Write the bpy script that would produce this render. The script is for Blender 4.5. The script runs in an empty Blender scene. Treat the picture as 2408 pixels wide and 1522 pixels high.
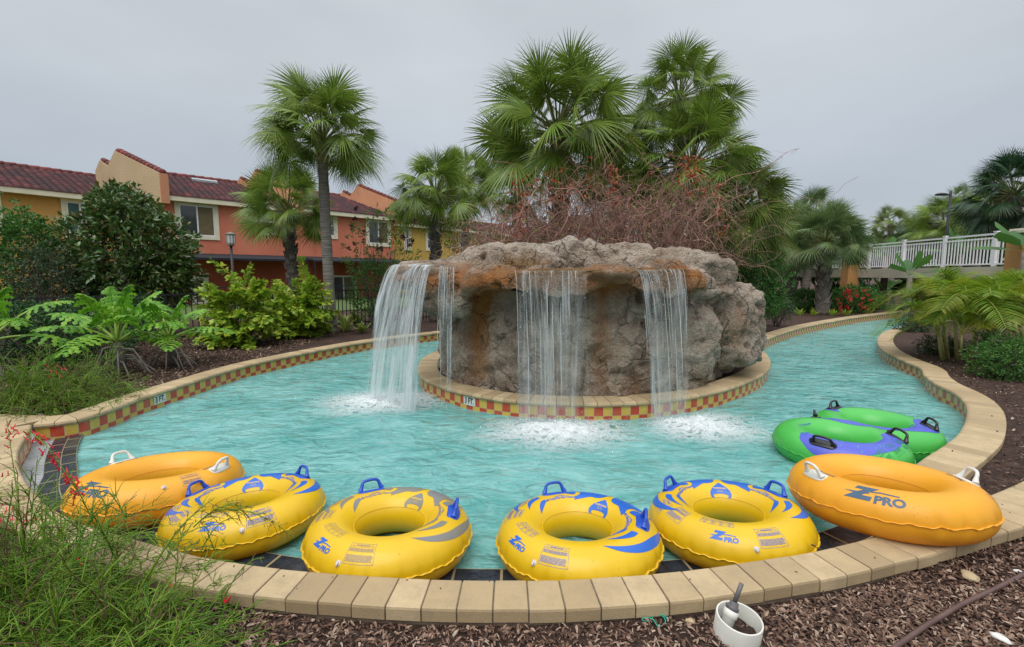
import bpy, bmesh, math, random
import numpy as np
from mathutils import Vector, Matrix, noise as mnoise
from mathutils.geometry import tessellate_polygon, delaunay_2d_cdt
R = math.radians
scene = bpy.context.scene
COL = scene.collection

# ---------------------------------------------------------------- camera
CAM_H = 1.5; PITCH = R(6.0); FPX = 1085.0; FW = 2408.0; FH = 1522.0
cam_d = bpy.data.cameras.new("camera"); cam = bpy.data.objects.new("camera", cam_d); COL.objects.link(cam)
cam.location = (0, 0, CAM_H); cam.rotation_euler = (math.pi/2 - PITCH, 0, 0)
cam_d.sensor_width = 36.0; cam_d.lens = 36.0*FPX/FW; cam_d.clip_start = 0.05; cam_d.clip_end = 2000
scene.camera = cam

# ---------------------------------------------------------------- sky and light
SUN_EL, SUN_AZ = R(62), R(200)          # high soft sun behind cloud, slightly behind the camera
world = bpy.data.worlds.new("World"); scene.world = world; world.use_nodes = True
wn = world.node_tree; wn.nodes.clear()
def wnode(t, **k):
    n = wn.nodes.new(t)
    for a, b in k.items(): setattr(n, a, b)
    return n
sky = wnode('ShaderNodeTexSky', sky_type='NISHITA', sun_disc=False, sun_elevation=SUN_EL, sun_rotation=SUN_AZ)
tc = wnode('ShaderNodeTexCoord'); sep = wnode('ShaderNodeSeparateXYZ'); wn.links.new(tc.outputs['Generated'], sep.inputs[0])
ramp = wnode('ShaderNodeValToRGB'); wn.links.new(sep.outputs['Z'], ramp.inputs[0])      # overcast: brighter to the zenith
cr = ramp.color_ramp; cr.elements[0].position = 0.0; cr.elements[0].color = (.43, .46, .50, 1)
cr.elements[1].position = 1.0; cr.elements[1].color = (1.75, 1.78, 1.82, 1)
for p_, c_ in ((.15, (.42, .455, .50, 1)), (.34, (.53, .56, .585, 1)), (.5, (.56, .59, .61, 1)), (.7, (1.2, 1.23, 1.27, 1))):
    e_ = cr.elements.new(p_); e_.color = c_
nz = wnode('ShaderNodeTexNoise'); nz.inputs['Scale'].default_value = 1.6; nz.inputs['Detail'].default_value = 4
mp = wnode('ShaderNodeMapping'); mp.inputs['Scale'].default_value = (1, 1, 2.2)
wn.links.new(tc.outputs['Generated'], mp.inputs[0]); wn.links.new(mp.outputs[0], nz.inputs[0])
mr = wnode('ShaderNodeMapRange'); mr.inputs['From Min'].default_value = .3; mr.inputs['From Max'].default_value = .7
mr.inputs['To Min'].default_value = .86; mr.inputs['To Max'].default_value = 1.08
wn.links.new(nz.outputs['Fac'], mr.inputs['Value'])
mul = wnode('ShaderNodeVectorMath', operation='SCALE'); wn.links.new(ramp.outputs[0], mul.inputs[0]); wn.links.new(mr.outputs[0], mul.inputs['Scale'])
skm = wnode('ShaderNodeVectorMath', operation='SCALE'); skm.inputs['Scale'].default_value = .02
wn.links.new(sky.outputs[0], skm.inputs[0])
addn = wnode('ShaderNodeVectorMath', operation='ADD'); wn.links.new(mul.outputs[0], addn.inputs[0]); wn.links.new(skm.outputs[0], addn.inputs[1])
bg = wnode('ShaderNodeBackground'); bg.inputs['Strength'].default_value = .92
wo = wnode('ShaderNodeOutputWorld'); wn.links.new(addn.outputs[0], bg.inputs[0]); wn.links.new(bg.outputs[0], wo.inputs[0])
sd = bpy.data.lights.new("sun", 'SUN'); sd.energy = 1.7; sd.angle = R(50); sd.color = (1.0, .965, .91)
sun = bpy.data.objects.new("sun", sd); COL.objects.link(sun)
sdir = Vector((math.sin(SUN_AZ)*math.cos(SUN_EL), math.cos(SUN_AZ)*math.cos(SUN_EL), math.sin(SUN_EL)))
sun.rotation_euler = sdir.to_track_quat('Z', 'Y').to_euler(); sun.location = sdir*50
vs = scene.view_settings; vs.view_transform = 'Standard'; vs.look = 'None'; vs.gamma = 1; vs.exposure = 0.12; vs.use_curve_mapping = False
scene.cycles.max_bounces = 8; scene.cycles.transparent_max_bounces = 24; scene.cycles.diffuse_bounces = 3
scene.cycles.caustics_reflective = False; scene.cycles.caustics_refractive = False

# ---------------------------------------------------------------- measuring helpers
def ray(x, y):
    dx = (x-FW/2)/FPX; dy = (FH/2-y)/FPX
    return np.array([dx, math.cos(PITCH)+dy*math.sin(PITCH), -math.sin(PITCH)+dy*math.cos(PITCH)])
def G(x, y, z=0.0):                      # point at height z seen at picture point x, y
    r = ray(x, y); t = (z-CAM_H)/r[2]; return np.array([0, 0, CAM_H])+r*t
def A(x, y, Y):                          # point at distance Y seen at picture point x, y
    r = ray(x, y); t = Y/r[1]; return np.array([0, 0, CAM_H])+r*t

# ---------------------------------------------------------------- tagging
def tag(o, label=None, cat=None, group=None, kind=None):
    if label: o['label'] = label
    if cat: o['category'] = cat
    if group: o['group'] = group
    if kind: o['kind'] = kind
    return o
def empty(name, loc=(0, 0, 0), rz=0.0):
    o = bpy.data.objects.new(name, None); COL.objects.link(o); o.location = tuple(loc); o.rotation_euler = (0, 0, rz); o.empty_display_size = .1
    return o
def copy_tree(o, parent=None):
    c = o.copy(); COL.objects.link(c); c.parent = parent
    for ch in list(o.children): copy_tree(ch, c)
    return c

# ---------------------------------------------------------------- mesh building
def mesh_obj(name, V, faces, m=None, parent=None, uv=None, smooth=True, local=None):
    """V (n,3); faces: list of int arrays (k, p) or python list of tuples; uv per vertex (n,2)"""
    me = bpy.data.meshes.new(name)
    V = np.asarray(V, dtype=np.float64)
    if local is not None: V = V-np.asarray(local)
    if not isinstance(faces, list): faces = [faces]
    arrs = []
    if len(faces) and isinstance(faces[0], np.ndarray) and faces[0].ndim == 2:
        arrs = [f for f in faces if len(f)]
    else:
        d = {}
        for f in faces: d.setdefault(len(f), []).append(f)
        arrs = [np.array(x, dtype=np.int32) for x in d.values()]
    loops = np.concatenate([a.reshape(-1) for a in arrs]).astype(np.int32)
    tot = np.concatenate([np.full(len(a), a.shape[1], dtype=np.int32) for a in arrs])
    start = np.concatenate([[0], np.cumsum(tot)[:-1]]).astype(np.int32)
    me.vertices.add(len(V)); me.vertices.foreach_set('co', V.astype(np.float32).reshape(-1))
    me.loops.add(len(loops)); me.loops.foreach_set('vertex_index', loops)
    me.polygons.add(len(tot)); me.polygons.foreach_set('loop_start', start); me.polygons.foreach_set('loop_total', tot)
    me.polygons.foreach_set('use_smooth', np.full(len(tot), bool(smooth)))
    me.update(calc_edges=True); me.validate()
    if uv is not None and len(me.loops) == len(loops):
        l = me.uv_layers.new(name='UVMap'); l.data.foreach_set('uv', np.asarray(uv, dtype=np.float32)[loops].reshape(-1))
    if m is not None: me.materials.append(m)
    o = bpy.data.objects.new(name, me); COL.objects.link(o)
    if parent is not None: o.parent = parent
    return o

class MB:
    def __init__(s): s.v = []; s.f = []; s.uv = []; s.n = 0
    def add(s, V, F, uv=None):
        V = np.asarray(V, float); s.v.append(V); s.uv.append(np.zeros((len(V), 2)) if uv is None else np.asarray(uv, float))
        if isinstance(F, np.ndarray): s.f.append(F+s.n)
        else:
            d = {}
            for f in F: d.setdefault(len(f), []).append(f)
            for x in d.values(): s.f.append(np.array(x, dtype=np.int64)+s.n)
        s.n += len(V); return s
    def box(s, c, size, rz=0.0, rot=None):
        hx, hy, hz = [q/2 for q in size]
        V = np.array([(x, y, z) for z in (-hz, hz) for y in (-hy, hy) for x in (-hx, hx)])
        if rot is None: M = np.array(Matrix.Rotation(rz, 3, 'Z'))
        else: M = np.array(rot)
        V = V@M.T+np.asarray(c, float)
        return s.add(V, [(0, 2, 3, 1), (4, 5, 7, 6), (0, 1, 5, 4), (2, 6, 7, 3), (0, 4, 6, 2), (1, 3, 7, 5)])
    def tube(s, P, r, n=6, cap=True, uvv=None):
        P = np.asarray(P, float); k = len(P); r = np.broadcast_to(np.asarray(r, float), (k,))
        T = np.gradient(P, axis=0); T /= np.linalg.norm(T, axis=1)[:, None]+1e-9
        up = np.array([0, 0, 1.0]) if abs(T[0][2]) < .9 else np.array([1.0, 0, 0])
        V = []
        for i in range(k):
            b = np.cross(T[i], up); b /= np.linalg.norm(b)+1e-9; u = np.cross(b, T[i]); up = u
            for j in range(n):
                a = 2*math.pi*j/n; V.append(P[i]+r[i]*(math.cos(a)*b+math.sin(a)*u))
        F = [(i*n+j, i*n+(j+1) % n, (i+1)*n+(j+1) % n, (i+1)*n+j) for i in range(k-1) for j in range(n)]
        if cap and n > 2: F += [tuple(range(n-1, -1, -1)), tuple((k-1)*n+j for j in range(n))]
        uv = [((i/(k-1)) if uvv is None else uvv, j/n) for i in range(k) for j in range(n)]
        return s.add(V, F, uv)
    def lathe(s, prof, c, n=24, cap=False):
        V = [(c[0]+r*math.cos(2*math.pi*j/n), c[1]+r*math.sin(2*math.pi*j/n), c[2]+z) for r, z in prof for j in range(n)]
        k = len(prof); F = [(i*n+j, i*n+(j+1) % n, (i+1)*n+(j+1) % n, (i+1)*n+j) for i in range(k-1) for j in range(n)]
        if cap: F += [tuple(range(n-1, -1, -1)), tuple((k-1)*n+j for j in range(n))]
        return s.add(V, F)
    def build(s, name, m, parent=None, smooth=False, local=None):
        return mesh_obj(name, np.concatenate(s.v), s.f, m, parent, np.concatenate(s.uv), smooth, local)
def thing_from(name, mb, m, label, cat, group=None, kind=None, smooth=False):
    o = mb.build(name, m, None, smooth); tag(o, label, cat, group, kind); return o

# ---------------------------------------------------------------- materials
def newmat(name):
    m = bpy.data.materials.new(name); m.use_nodes = True; nt = m.node_tree; nt.nodes.clear()
    out = nt.nodes.new('ShaderNodeOutputMaterial'); b = nt.nodes.new('ShaderNodeBsdfPrincipled'); nt.links.new(b.outputs[0], out.inputs[0])
    return m, nt, b, out
def nd(nt, t, ins=None, **k):
    n = nt.nodes.new(t)
    for a, b in k.items(): setattr(n, a, b)
    for a, b in (ins or {}).items():
        i = n.inputs[a]
        if isinstance(b, bpy.types.NodeSocket): nt.links.new(b, i)
        elif isinstance(b, (tuple, list)) and len(b) == 3 and i.type == 'RGBA': i.default_value = (*b, 1)
        else: i.default_value = b
    return n
def c4(c): return (*c, 1) if len(c) == 3 else c
def noisef(nt, scale, detail=4, rough=.55, vec=None, lo=.35, hi=.65):
    tcn = nd(nt, 'ShaderNodeTexCoord')
    n = nd(nt, 'ShaderNodeTexNoise', {'Vector': vec or tcn.outputs['Object'], 'Scale': scale, 'Detail': detail, 'Roughness': rough})
    m = nd(nt, 'ShaderNodeMapRange', {'Value': n.outputs['Fac'], 'From Min': lo, 'From Max': hi})
    return m.outputs[0]
def mixc(nt, f, a, b):
    n = nt.nodes.new('ShaderNodeMix'); n.data_type = 'RGBA'
    for i, v in ((0, f), (6, a), (7, b)):
        if isinstance(v, bpy.types.NodeSocket): nt.links.new(v, n.inputs[i])
        elif i == 0: n.inputs[0].default_value = v
        else: n.inputs[i].default_value = c4(v)
    return n.outputs[2]
def math_(nt, op, a, b=0.0, c=None):
    n = nt.nodes.new('ShaderNodeMath'); n.operation = op
    for i, v in enumerate((a, b) if c is None else (a, b, c)):
        if isinstance(v, bpy.types.NodeSocket): nt.links.new(v, n.inputs[i])
        else: n.inputs[i].default_value = v
    return n.outputs[0]
def bump(nt, b, h, strength=.5, dist=.02):
    n = nd(nt, 'ShaderNodeBump', {'Height': h, 'Strength': strength, 'Distance': dist}); nt.links.new(n.outputs[0], b.inputs['Normal']); return n
def M(name, c1, c2=None, scale=5, rough=.6, bumps=None, bstr=.4, bdist=.01, spec=.5, metal=0, detail=4, coat=0, island=None):
    m, nt, b, out = newmat(name)
    col = None
    if c2 is not None: col = mixc(nt, noisef(nt, scale, detail), c1, c2)
    if island is not None:
        g = nd(nt, 'ShaderNodeNewGeometry'); mr_ = nd(nt, 'ShaderNodeMapRange', {'Value': g.outputs['Random Per Island'], 'To Min': 1-island, 'To Max': 1+island})
        hs = nd(nt, 'ShaderNodeHueSaturation', {'Color': col if col is not None else c4(c1), 'Value': mr_.outputs[0]}); col = hs.outputs[0]
    if col is None: b.inputs['Base Color'].default_value = c4(c1)
    else: nt.links.new(col, b.inputs['Base Color'])
    b.inputs['Roughness'].default_value = rough; b.inputs['Specular IOR Level'].default_value = spec; b.inputs['Metallic'].default_value = metal
    b.inputs['Coat Weight'].default_value = coat
    if bumps: bump(nt, b, noisef(nt, bumps, 6, .6, lo=.2, hi=.8), bstr, bdist)
    return m
def leafmat(name, cols, transl=.3, rough=.45, tip=None, spec=.4):
    """cols: colours picked per leaf; tip=(colour, start) fades to it along uv.x"""
    m, nt, b, out = newmat(name)
    g = nd(nt, 'ShaderNodeNewGeometry'); rp = nd(nt, 'ShaderNodeValToRGB', {'Fac': g.outputs['Random Per Island']}); rp.color_ramp.interpolation = 'LINEAR'
    e = rp.color_ramp.elements; e[0].color = c4(cols[0]); e[1].color = c4(cols[-1])
    for i, c in enumerate(cols[1:-1]): q = e.new((i+1)/(len(cols)-1)); q.color = c4(c)
    col = rp.outputs[0]
    if tip:
        uvn = nd(nt, 'ShaderNodeTexCoord'); sp = nd(nt, 'ShaderNodeSeparateXYZ', {0: uvn.outputs['UV']})
        mr_ = nd(nt, 'ShaderNodeMapRange', {'Value': sp.outputs[0], 'From Min': tip[1], 'From Max': 1.0, 'To Max': 1.0})
        f = math_(nt, 'MULTIPLY', mr_.outputs[0], math_(nt, 'MULTIPLY', sp.outputs[1], tip[2] if len(tip) > 2 else 1.0))
        col = mixc(nt, f, col, tip[0])
    nt.links.new(col, b.inputs['Base Color']); b.inputs['Roughness'].default_value = rough; b.inputs['Specular IOR Level'].default_value = spec
    t = nd(nt, 'ShaderNodeBsdfTranslucent', {'Color': col}); mx = nd(nt, 'ShaderNodeMixShader', {0: transl, 1: b.outputs[0], 2: t.outputs[0]})
    nt.links.new(mx.outputs[0], out.inputs[0]); return m
# ================================================================ outlines of the pool
WZ = -0.216
def smooth_path(P, step, closed=False):
    P = [np.array(p[:2], float) for p in P]
    n = len(P); out = []
    for i in range(n if closed else n-1):
        p0 = P[(i-1) % n] if (closed or i > 0) else 2*P[0]-P[1]
        p1, p2 = P[i], P[(i+1) % n]
        p3 = P[(i+2) % n] if (closed or i < n-2) else 2*P[-1]-P[-2]
        for t in np.linspace(0, 1, 24, endpoint=False):
            out.append(.5*((2*p1)+(-p0+p2)*t+(2*p0-5*p1+4*p2-p3)*t*t+(-p0+3*p1-3*p2+p3)*t**3))
    out.append(P[0] if closed else P[-1]); out = np.array(out)
    d = np.concatenate([[0], np.cumsum(np.linalg.norm(np.diff(out, axis=0), axis=1))])
    k = max(2, int(round(d[-1]/step))); s = np.linspace(0, d[-1], k+1)
    return np.stack([np.interp(s, d, out[:, 0]), np.interp(s, d, out[:, 1])], 1), s
near_pts = [(2.86, 3.00), (2.50, 2.74), (2.22, 2.585), (2.005, 2.49), (1.634, 2.375), (1.257, 2.29), (.85, 2.208), (.562, 2.173), (.225, 2.145), (-.104, 2.139),
            (-.435, 2.15), (-.689, 2.171), (-.951, 2.199), (-1.283, 2.245), (-1.62, 2.318), (-1.961, 2.428), (-2.309, 2.55), (-2.7, 2.70), (-3.14, 2.944),
            (-3.70, 3.34), (-4.221, 3.798), (-4.651, 4.30), (-4.86, 4.53)]
left_pts = [(-4.86, 4.56), (-4.66, 4.66), (-4.565, 4.81), (-4.57, 5.12), (-4.61, 5.71), (-4.585, 6.34), (-4.55, 7.11), (-4.46, 7.77), (-4.22, 8.5),
            (-3.6, 9.95), (-2.95, 10.95), (-2.2, 11.8), (-1.0, 13.0), (.5, 14.2), (2.4, 15.6), (4.0, 17.4)]
isl_pts = [(17.6, 19.9), (15.9, 18.85), (12.36, 16.5), (8.75, 13.6), (6.62, 11.5), (5.6, 10.25), (5.1, 9.3), (4.765, 8.516), (4.40, 7.78), (3.86, 7.0), (3.09, 6.24),
           (2.38, 5.74), (1.70, 5.44), (1.2, 5.345), (.883, 5.33), (.223, 5.41), (-.233, 5.585), (-.742, 5.96), (-1.184, 6.49), (-1.40, 6.95), (-1.56, 7.7),
           (-1.6, 8.5), (-1.35, 9.5), (-.6, 10.6), (.6, 11.8), (2.2, 12.9), (3.6, 13.8), (5.6, 15.6)]
right_pts = [(2.93, 3.22), (3.10, 3.43), (3.42, 3.665), (3.811, 3.925), (4.33, 4.30), (4.963, 4.868), (5.40, 5.34), (5.74, 5.84), (5.98, 6.38), (6.30, 6.90), (6.75, 7.5), (7.13, 8.43),
             (7.77, 9.6), (8.97, 11.17), (10.76, 12.95), (14.0, 15.2), (18.4, 18.3)]
river = [tuple(p) for p in smooth_path(near_pts, .15)[0]][::-1] + [tuple(p) for p in smooth_path(right_pts, .15)[0]] \
    + [tuple(p) for p in smooth_path(isl_pts, .15)[0]] + [tuple(p) for p in smooth_path(left_pts, .15)[0]][::-1]
river = np.array(river)
def inside(P, poly):
    x, y = P[:, 0], P[:, 1]; c = np.zeros(len(P), bool); n = len(poly)
    for i in range(n):
        x1, y1 = poly[i]; x2, y2 = poly[(i+1) % n]
        if y1 == y2: continue
        cond = ((y1 > y) != (y2 > y)) & (x < (x2-x1)*(y-y1)/(y2-y1)+x1); c ^= cond
    return c
def dist_poly(P, poly):
    d = np.full(len(P), 1e9)
    for i in range(len(poly)):
        a = poly[i]; b = poly[(i+1) % len(poly)]; ab = b-a; t = np.clip(((P-a)@ab)/(ab@ab+1e-12), 0, 1)
        d = np.minimum(d, np.linalg.norm(P-(a+t[:, None]*ab), axis=1))
    return d
def offset_path(P, w):
    T = np.gradient(P, axis=0); T /= np.linalg.norm(T, axis=1)[:, None]; N = np.stack([T[:, 1], -T[:, 0]], 1)
    return P+N*w
# far little pool beyond the bridge
fp = np.array([(27, 36), (36, 35), (40, 44), (30, 46)], float)

# ---------------------------------------------------------------- ground
rng = np.random.default_rng(5)
def fbm(p, oct=4): return mnoise.fractal(Vector(p), 1.0, 2.0, oct)
def ground_z(x, y):
    far = min(1.0, max(0.0, (y-2.6)/1.5)); h = -.085+.04*far
    h += .022*mnoise.noise(Vector((x*1.3, y*1.3, 0)))+.008*mnoise.noise(Vector((x*7, y*7, 3)))
    if x < -5 and y > 5: h += .03*min(1, (-5-x)/2)
    return h
gpts = []
for x in np.arange(-8, 11, .14):
    for y in np.arange(.9, 12, .14): gpts.append((x+rng.uniform(-.02, .02), y+rng.uniform(-.02, .02)))
for x in np.arange(-30, 40, 1.1):
    for y in np.arange(-6, 60, 1.1):
        if not (-8 < x < 11 and .9 < y < 12): gpts.append((x+rng.uniform(-.1, .1), y))
gpts = np.array(gpts)
rd = dist_poly(gpts, river); ins = inside(gpts, river)
gpts = gpts[(~ins) & (rd > .12) & ~inside(gpts, fp)]
ring_out = [(-600, -300), (600, -300), (600, 900), (-600, 900)]
# the ground runs a hand's width under the coping
def cdt(outer, holes, pts):
    V = [tuple(p) for p in outer]; Fs = [list(range(len(V)))]
    E = [(i, (i+1) % len(V)) for i in range(len(V))]
    for h in holes:
        b = len(V); V += [tuple(p) for p in h]; E += [(b+i, b+(i+1) % len(h)) for i in range(len(h))]
    V += [tuple(p) for p in pts]
    r = delaunay_2d_cdt([Vector(v) for v in V], E, [], 0, 1e-5)
    return np.array([tuple(v) for v in r[0]]), np.array([f for f in r[2] if len(f) == 3])
gv, gf = cdt(ring_out, [river, fp], gpts)
cen = gv[gf].mean(axis=1)
ok_ = ~inside(cen, river) & ~inside(cen, fp); gf = gf[ok_]
GV = np.array([(x, y, ground_z(x, y)) if abs(x) < 50 and abs(y) < 80 else (x, y, -.06) for x, y in gv])
m, nt, b, out = newmat('mulch')
n1 = noisef(nt, 2.2, 5, lo=.35, hi=.68); n2 = noisef(nt, 60, 8, .7, lo=.32, hi=.68)
tcn = nd(nt, 'ShaderNodeTexCoord'); mp_ = nd(nt, 'ShaderNodeMapping', {'Vector': tcn.outputs['Object'], 'Scale': (1, 1, 1)})
wob = nd(nt, 'ShaderNodeTexNoise', {'Vector': tcn.outputs['Object'], 'Scale': 14.0, 'Detail': 2.0})
vadd = nd(nt, 'ShaderNodeMix', {0: .06}, data_type='VECTOR')
va = nt.nodes.new('ShaderNodeVectorMath'); va.operation = 'MULTIPLY_ADD'; nt.links.new(wob.outputs['Color'], va.inputs[0]); va.inputs[1].default_value = (.12, .12, .1); nt.links.new(tcn.outputs['Object'], va.inputs[2])
vo = nd(nt, 'ShaderNodeTexVoronoi', {'Vector': va.outputs[0], 'Scale': 34.0, 'Randomness': 1.0})
sepc = nd(nt, 'ShaderNodeSeparateColor', {0: vo.outputs['Color']})
rp = nd(nt, 'ShaderNodeValToRGB', {'Fac': sepc.outputs[0]}); e = rp.color_ramp.elements
e[0].color = (.045, .022, .014, 1); e[1].color = (.32, .21, .15, 1); q = e.new(.45); q.color = (.095, .052, .038, 1); q = e.new(.8); q.color = (.16, .10, .075, 1)
ca = mixc(nt, n2, rp.outputs[0], (.06, .034, .026)); ca = mixc(nt, math_(nt, 'MULTIPLY', n1, .55), ca, (.045, .027, .021))
nt.links.new(ca, b.inputs['Base Color']); b.inputs['Roughness'].default_value = .85; b.inputs['Specular IOR Level'].default_value = .25
hh = math_(nt, 'ADD', vo.outputs['Distance'], n2); bump(nt, b, hh, .9, .02)
MULCH = m
ground = mesh_obj('ground', GV, gf, MULCH, smooth=True); tag(ground, kind='structure')

# grass lawn and paved pieces far off
lawn = MB()
GRASS = M('lawn', (.05, .09, .02), (.09, .13, .03), scale=3, rough=.9, bumps=80, bstr=.7)
c = [G(380, 700, 0)]
L = np.array([(-60, 15), (-18, 13), (-8.5, 17.5), (-4.5, 23.0), (2, 40), (-4, 60), (-60, 60)])
zz = .012
lawn.add([(x, y, zz) for x, y in L], [tuple(range(len(L)))]); thing = lawn.build('lawn', GRASS); tag(thing, kind='structure')
pav = MB(); Pp = np.array([(9.0, 6.9), (12.5, 5.2), (26, 8), (26, 12), (13, 10.2), (10.2, 9.0)])
pav.add([(x, y, .010) for x, y in Pp], [tuple(range(len(Pp)))])
pavo = pav.build('path', M('path_concrete', (.42, .38, .33), (.33, .30, .26), 3, .8, 60, .3)); tag(pavo, kind='structure')

# ---------------------------------------------------------------- water
wg = []
for x in np.arange(-5.2, 9, .11):
    for y in np.arange(2.0, 13.5, .11): wg.append((x+rng.uniform(-.03, .03), y+rng.uniform(-.03, .03)))
wg = np.array(wg); k_ = inside(wg, river) & (dist_poly(wg, river) > .06); wg = wg[k_]
wv, wf = cdt(river, [], wg); cen = wv[wf].mean(axis=1); wf = wf[inside(cen, river)]
FALLS = [(-1.72, 6.15), (.46, 5.03), (1.95, 5.22)]
def wave(x, y):
    h = .012*mnoise.noise(Vector((x*2.2, y*2.8, 0)))+.011*mnoise.noise(Vector((x*4+y*1.5, y*6, 4)))
    for fx, fy in FALLS:
        r = math.hypot(x-fx, (y-fy)*1.1); h += .012*math.exp(-r/0.9)*math.sin(r*17+2*mnoise.noise(Vector((x*2, y*2, 7))))
    return h
WV = np.array([(x, y, WZ+wave(x, y)) for x, y in wv])
m, nt, b, out = newmat('pool_water')
tcn = nd(nt, 'ShaderNodeTexCoord')
mp_ = nd(nt, 'ShaderNodeMapping', {'Vector': tcn.outputs['Object'], 'Scale': (1.0, 1.7, 1.0), 'Rotation': (0, 0, .35)})
na = nd(nt, 'ShaderNodeTexNoise', {'Vector': mp_.outputs[0], 'Scale': 1.1, 'Detail': 5.0, 'Roughness': .62, 'Distortion': .8})
nb = nd(nt, 'ShaderNodeTexNoise', {'Vector': mp_.outputs[0], 'Scale': 5.5, 'Detail': 4.0, 'Roughness': .58, 'Distortion': 1.2})
ma = nd(nt, 'ShaderNodeMapRange', {'Value': na.outputs['Fac'], 'From Min': .35, 'From Max': .68})
mb_ = nd(nt, 'ShaderNodeMapRange', {'Value': nb.outputs['Fac'], 'From Min': .48, 'From Max': .75})
cc = mixc(nt, ma.outputs[0], (.078, .295, .28), (.185, .435, .42)); cc = mixc(nt, math_(nt, 'MULTIPLY', mb_.outputs[0], .36), cc, (.36, .60, .585))
nt.links.new(cc, b.inputs['Base Color']); b.inputs['Roughness'].default_value = .045; b.inputs['IOR'].default_value = 1.33
w1 = nd(nt, 'ShaderNodeTexNoise', {'Vector': mp_.outputs[0], 'Scale': 3.2, 'Detail': 3.0, 'Roughness': .52, 'Distortion': .6})
w2 = nd(nt, 'ShaderNodeTexNoise', {'Vector': mp_.outputs[0], 'Scale': 22.0, 'Detail': 3.0, 'Roughness': .6, 'Distortion': .4})
hh = math_(nt, 'MULTIPLY_ADD', w2.outputs['Fac'], .11, w1.outputs['Fac']); bump(nt, b, hh, 1.0, .13)
WATER = m
water = mesh_obj('water', WV, wf, WATER, smooth=True); tag(water, kind='structure')
fw_ = MB(); fw_.add([(x, y, -.12) for x, y in fp], [(0, 1, 2, 3)]); o = fw_.build('pool_water', WATER); tag(o, kind='structure')

# ---------------------------------------------------------------- coping and tiled walls
m, nt, b, out = newmat('coping_paver')
g = nd(nt, 'ShaderNodeNewGeometry'); rp = nd(nt, 'ShaderNodeValToRGB', {'Fac': g.outputs['Random Per Island']}); e = rp.color_ramp.elements
e[0].color = (.33, .24, .13, 1); e[1].color = (.50, .385, .225, 1); q = e.new(.5); q.color = (.42, .315, .175, 1)
ca = mixc(nt, math_(nt, 'MULTIPLY', noisef(nt, 5, 6, .7, lo=.42, hi=.7), .6), rp.outputs[0], (.27, .20, .125)); ca = mixc(nt, math_(nt, 'MULTIPLY', noisef(nt, 45, 5, .7, lo=.55, hi=.8), .5), ca, (.22, .165, .11))
nt.links.new(ca, b.inputs['Base Color']); b.inputs['Roughness'].default_value = .75; bump(nt, b, noisef(nt, 120, 4, .7, lo=.2, hi=.8), .35, .004)
COPING = m
MORTAR = M('mortar', (.17, .125, .085), (.10, .07, .05), 20, .95)
def tilemat(name, row_names='wall'):
    m, nt, b, out = newmat(name); t = nd(nt, 'ShaderNodeTexCoord')
    ch = nd(nt, 'ShaderNodeTexChecker', {'Vector': t.outputs['UV'], 'Color1': (.50, .055, .025), 'Color2': (.62, .42, .075), 'Scale': 1.0})
    mo = nd(nt, 'ShaderNodeTexBrick', {'Vector': t.outputs['UV'], 'Scale': 1.0, 'Mortar Size': .022, 'Brick Width': 1.0, 'Row Height': 1.0, 'Mortar Smooth': .1}, offset=0.0, squash=1.0)
    c = mixc(nt, math_(nt, 'MULTIPLY', noisef(nt, 9, 4, lo=.4, hi=.7), .30), ch.outputs[0], (.42, .26, .11))
    c = mixc(nt, mo.outputs['Fac'], c, (.38, .33, .25)); nt.links.new(c, b.inputs['Base Color']); b.inputs['Roughness'].default_value = .25
    bump(nt, b, mo.outputs['Fac'], -.5, .003); return m
TILE = tilemat('checker_tile')
TS = .112
def path_at(P, s, q):
    x = np.interp(q, s, P[:, 0]); y = np.interp(q, s, P[:, 1]); e = .02
    x2 = np.interp(q+e, s, P[:, 0])-np.interp(q-e, s, P[:, 0]); y2 = np.interp(q+e, s, P[:, 1])-np.interp(q-e, s, P[:, 1])
    t = np.array([x2, y2]); t /= np.linalg.norm(t)+1e-9; return np.array([x, y]), t
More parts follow.
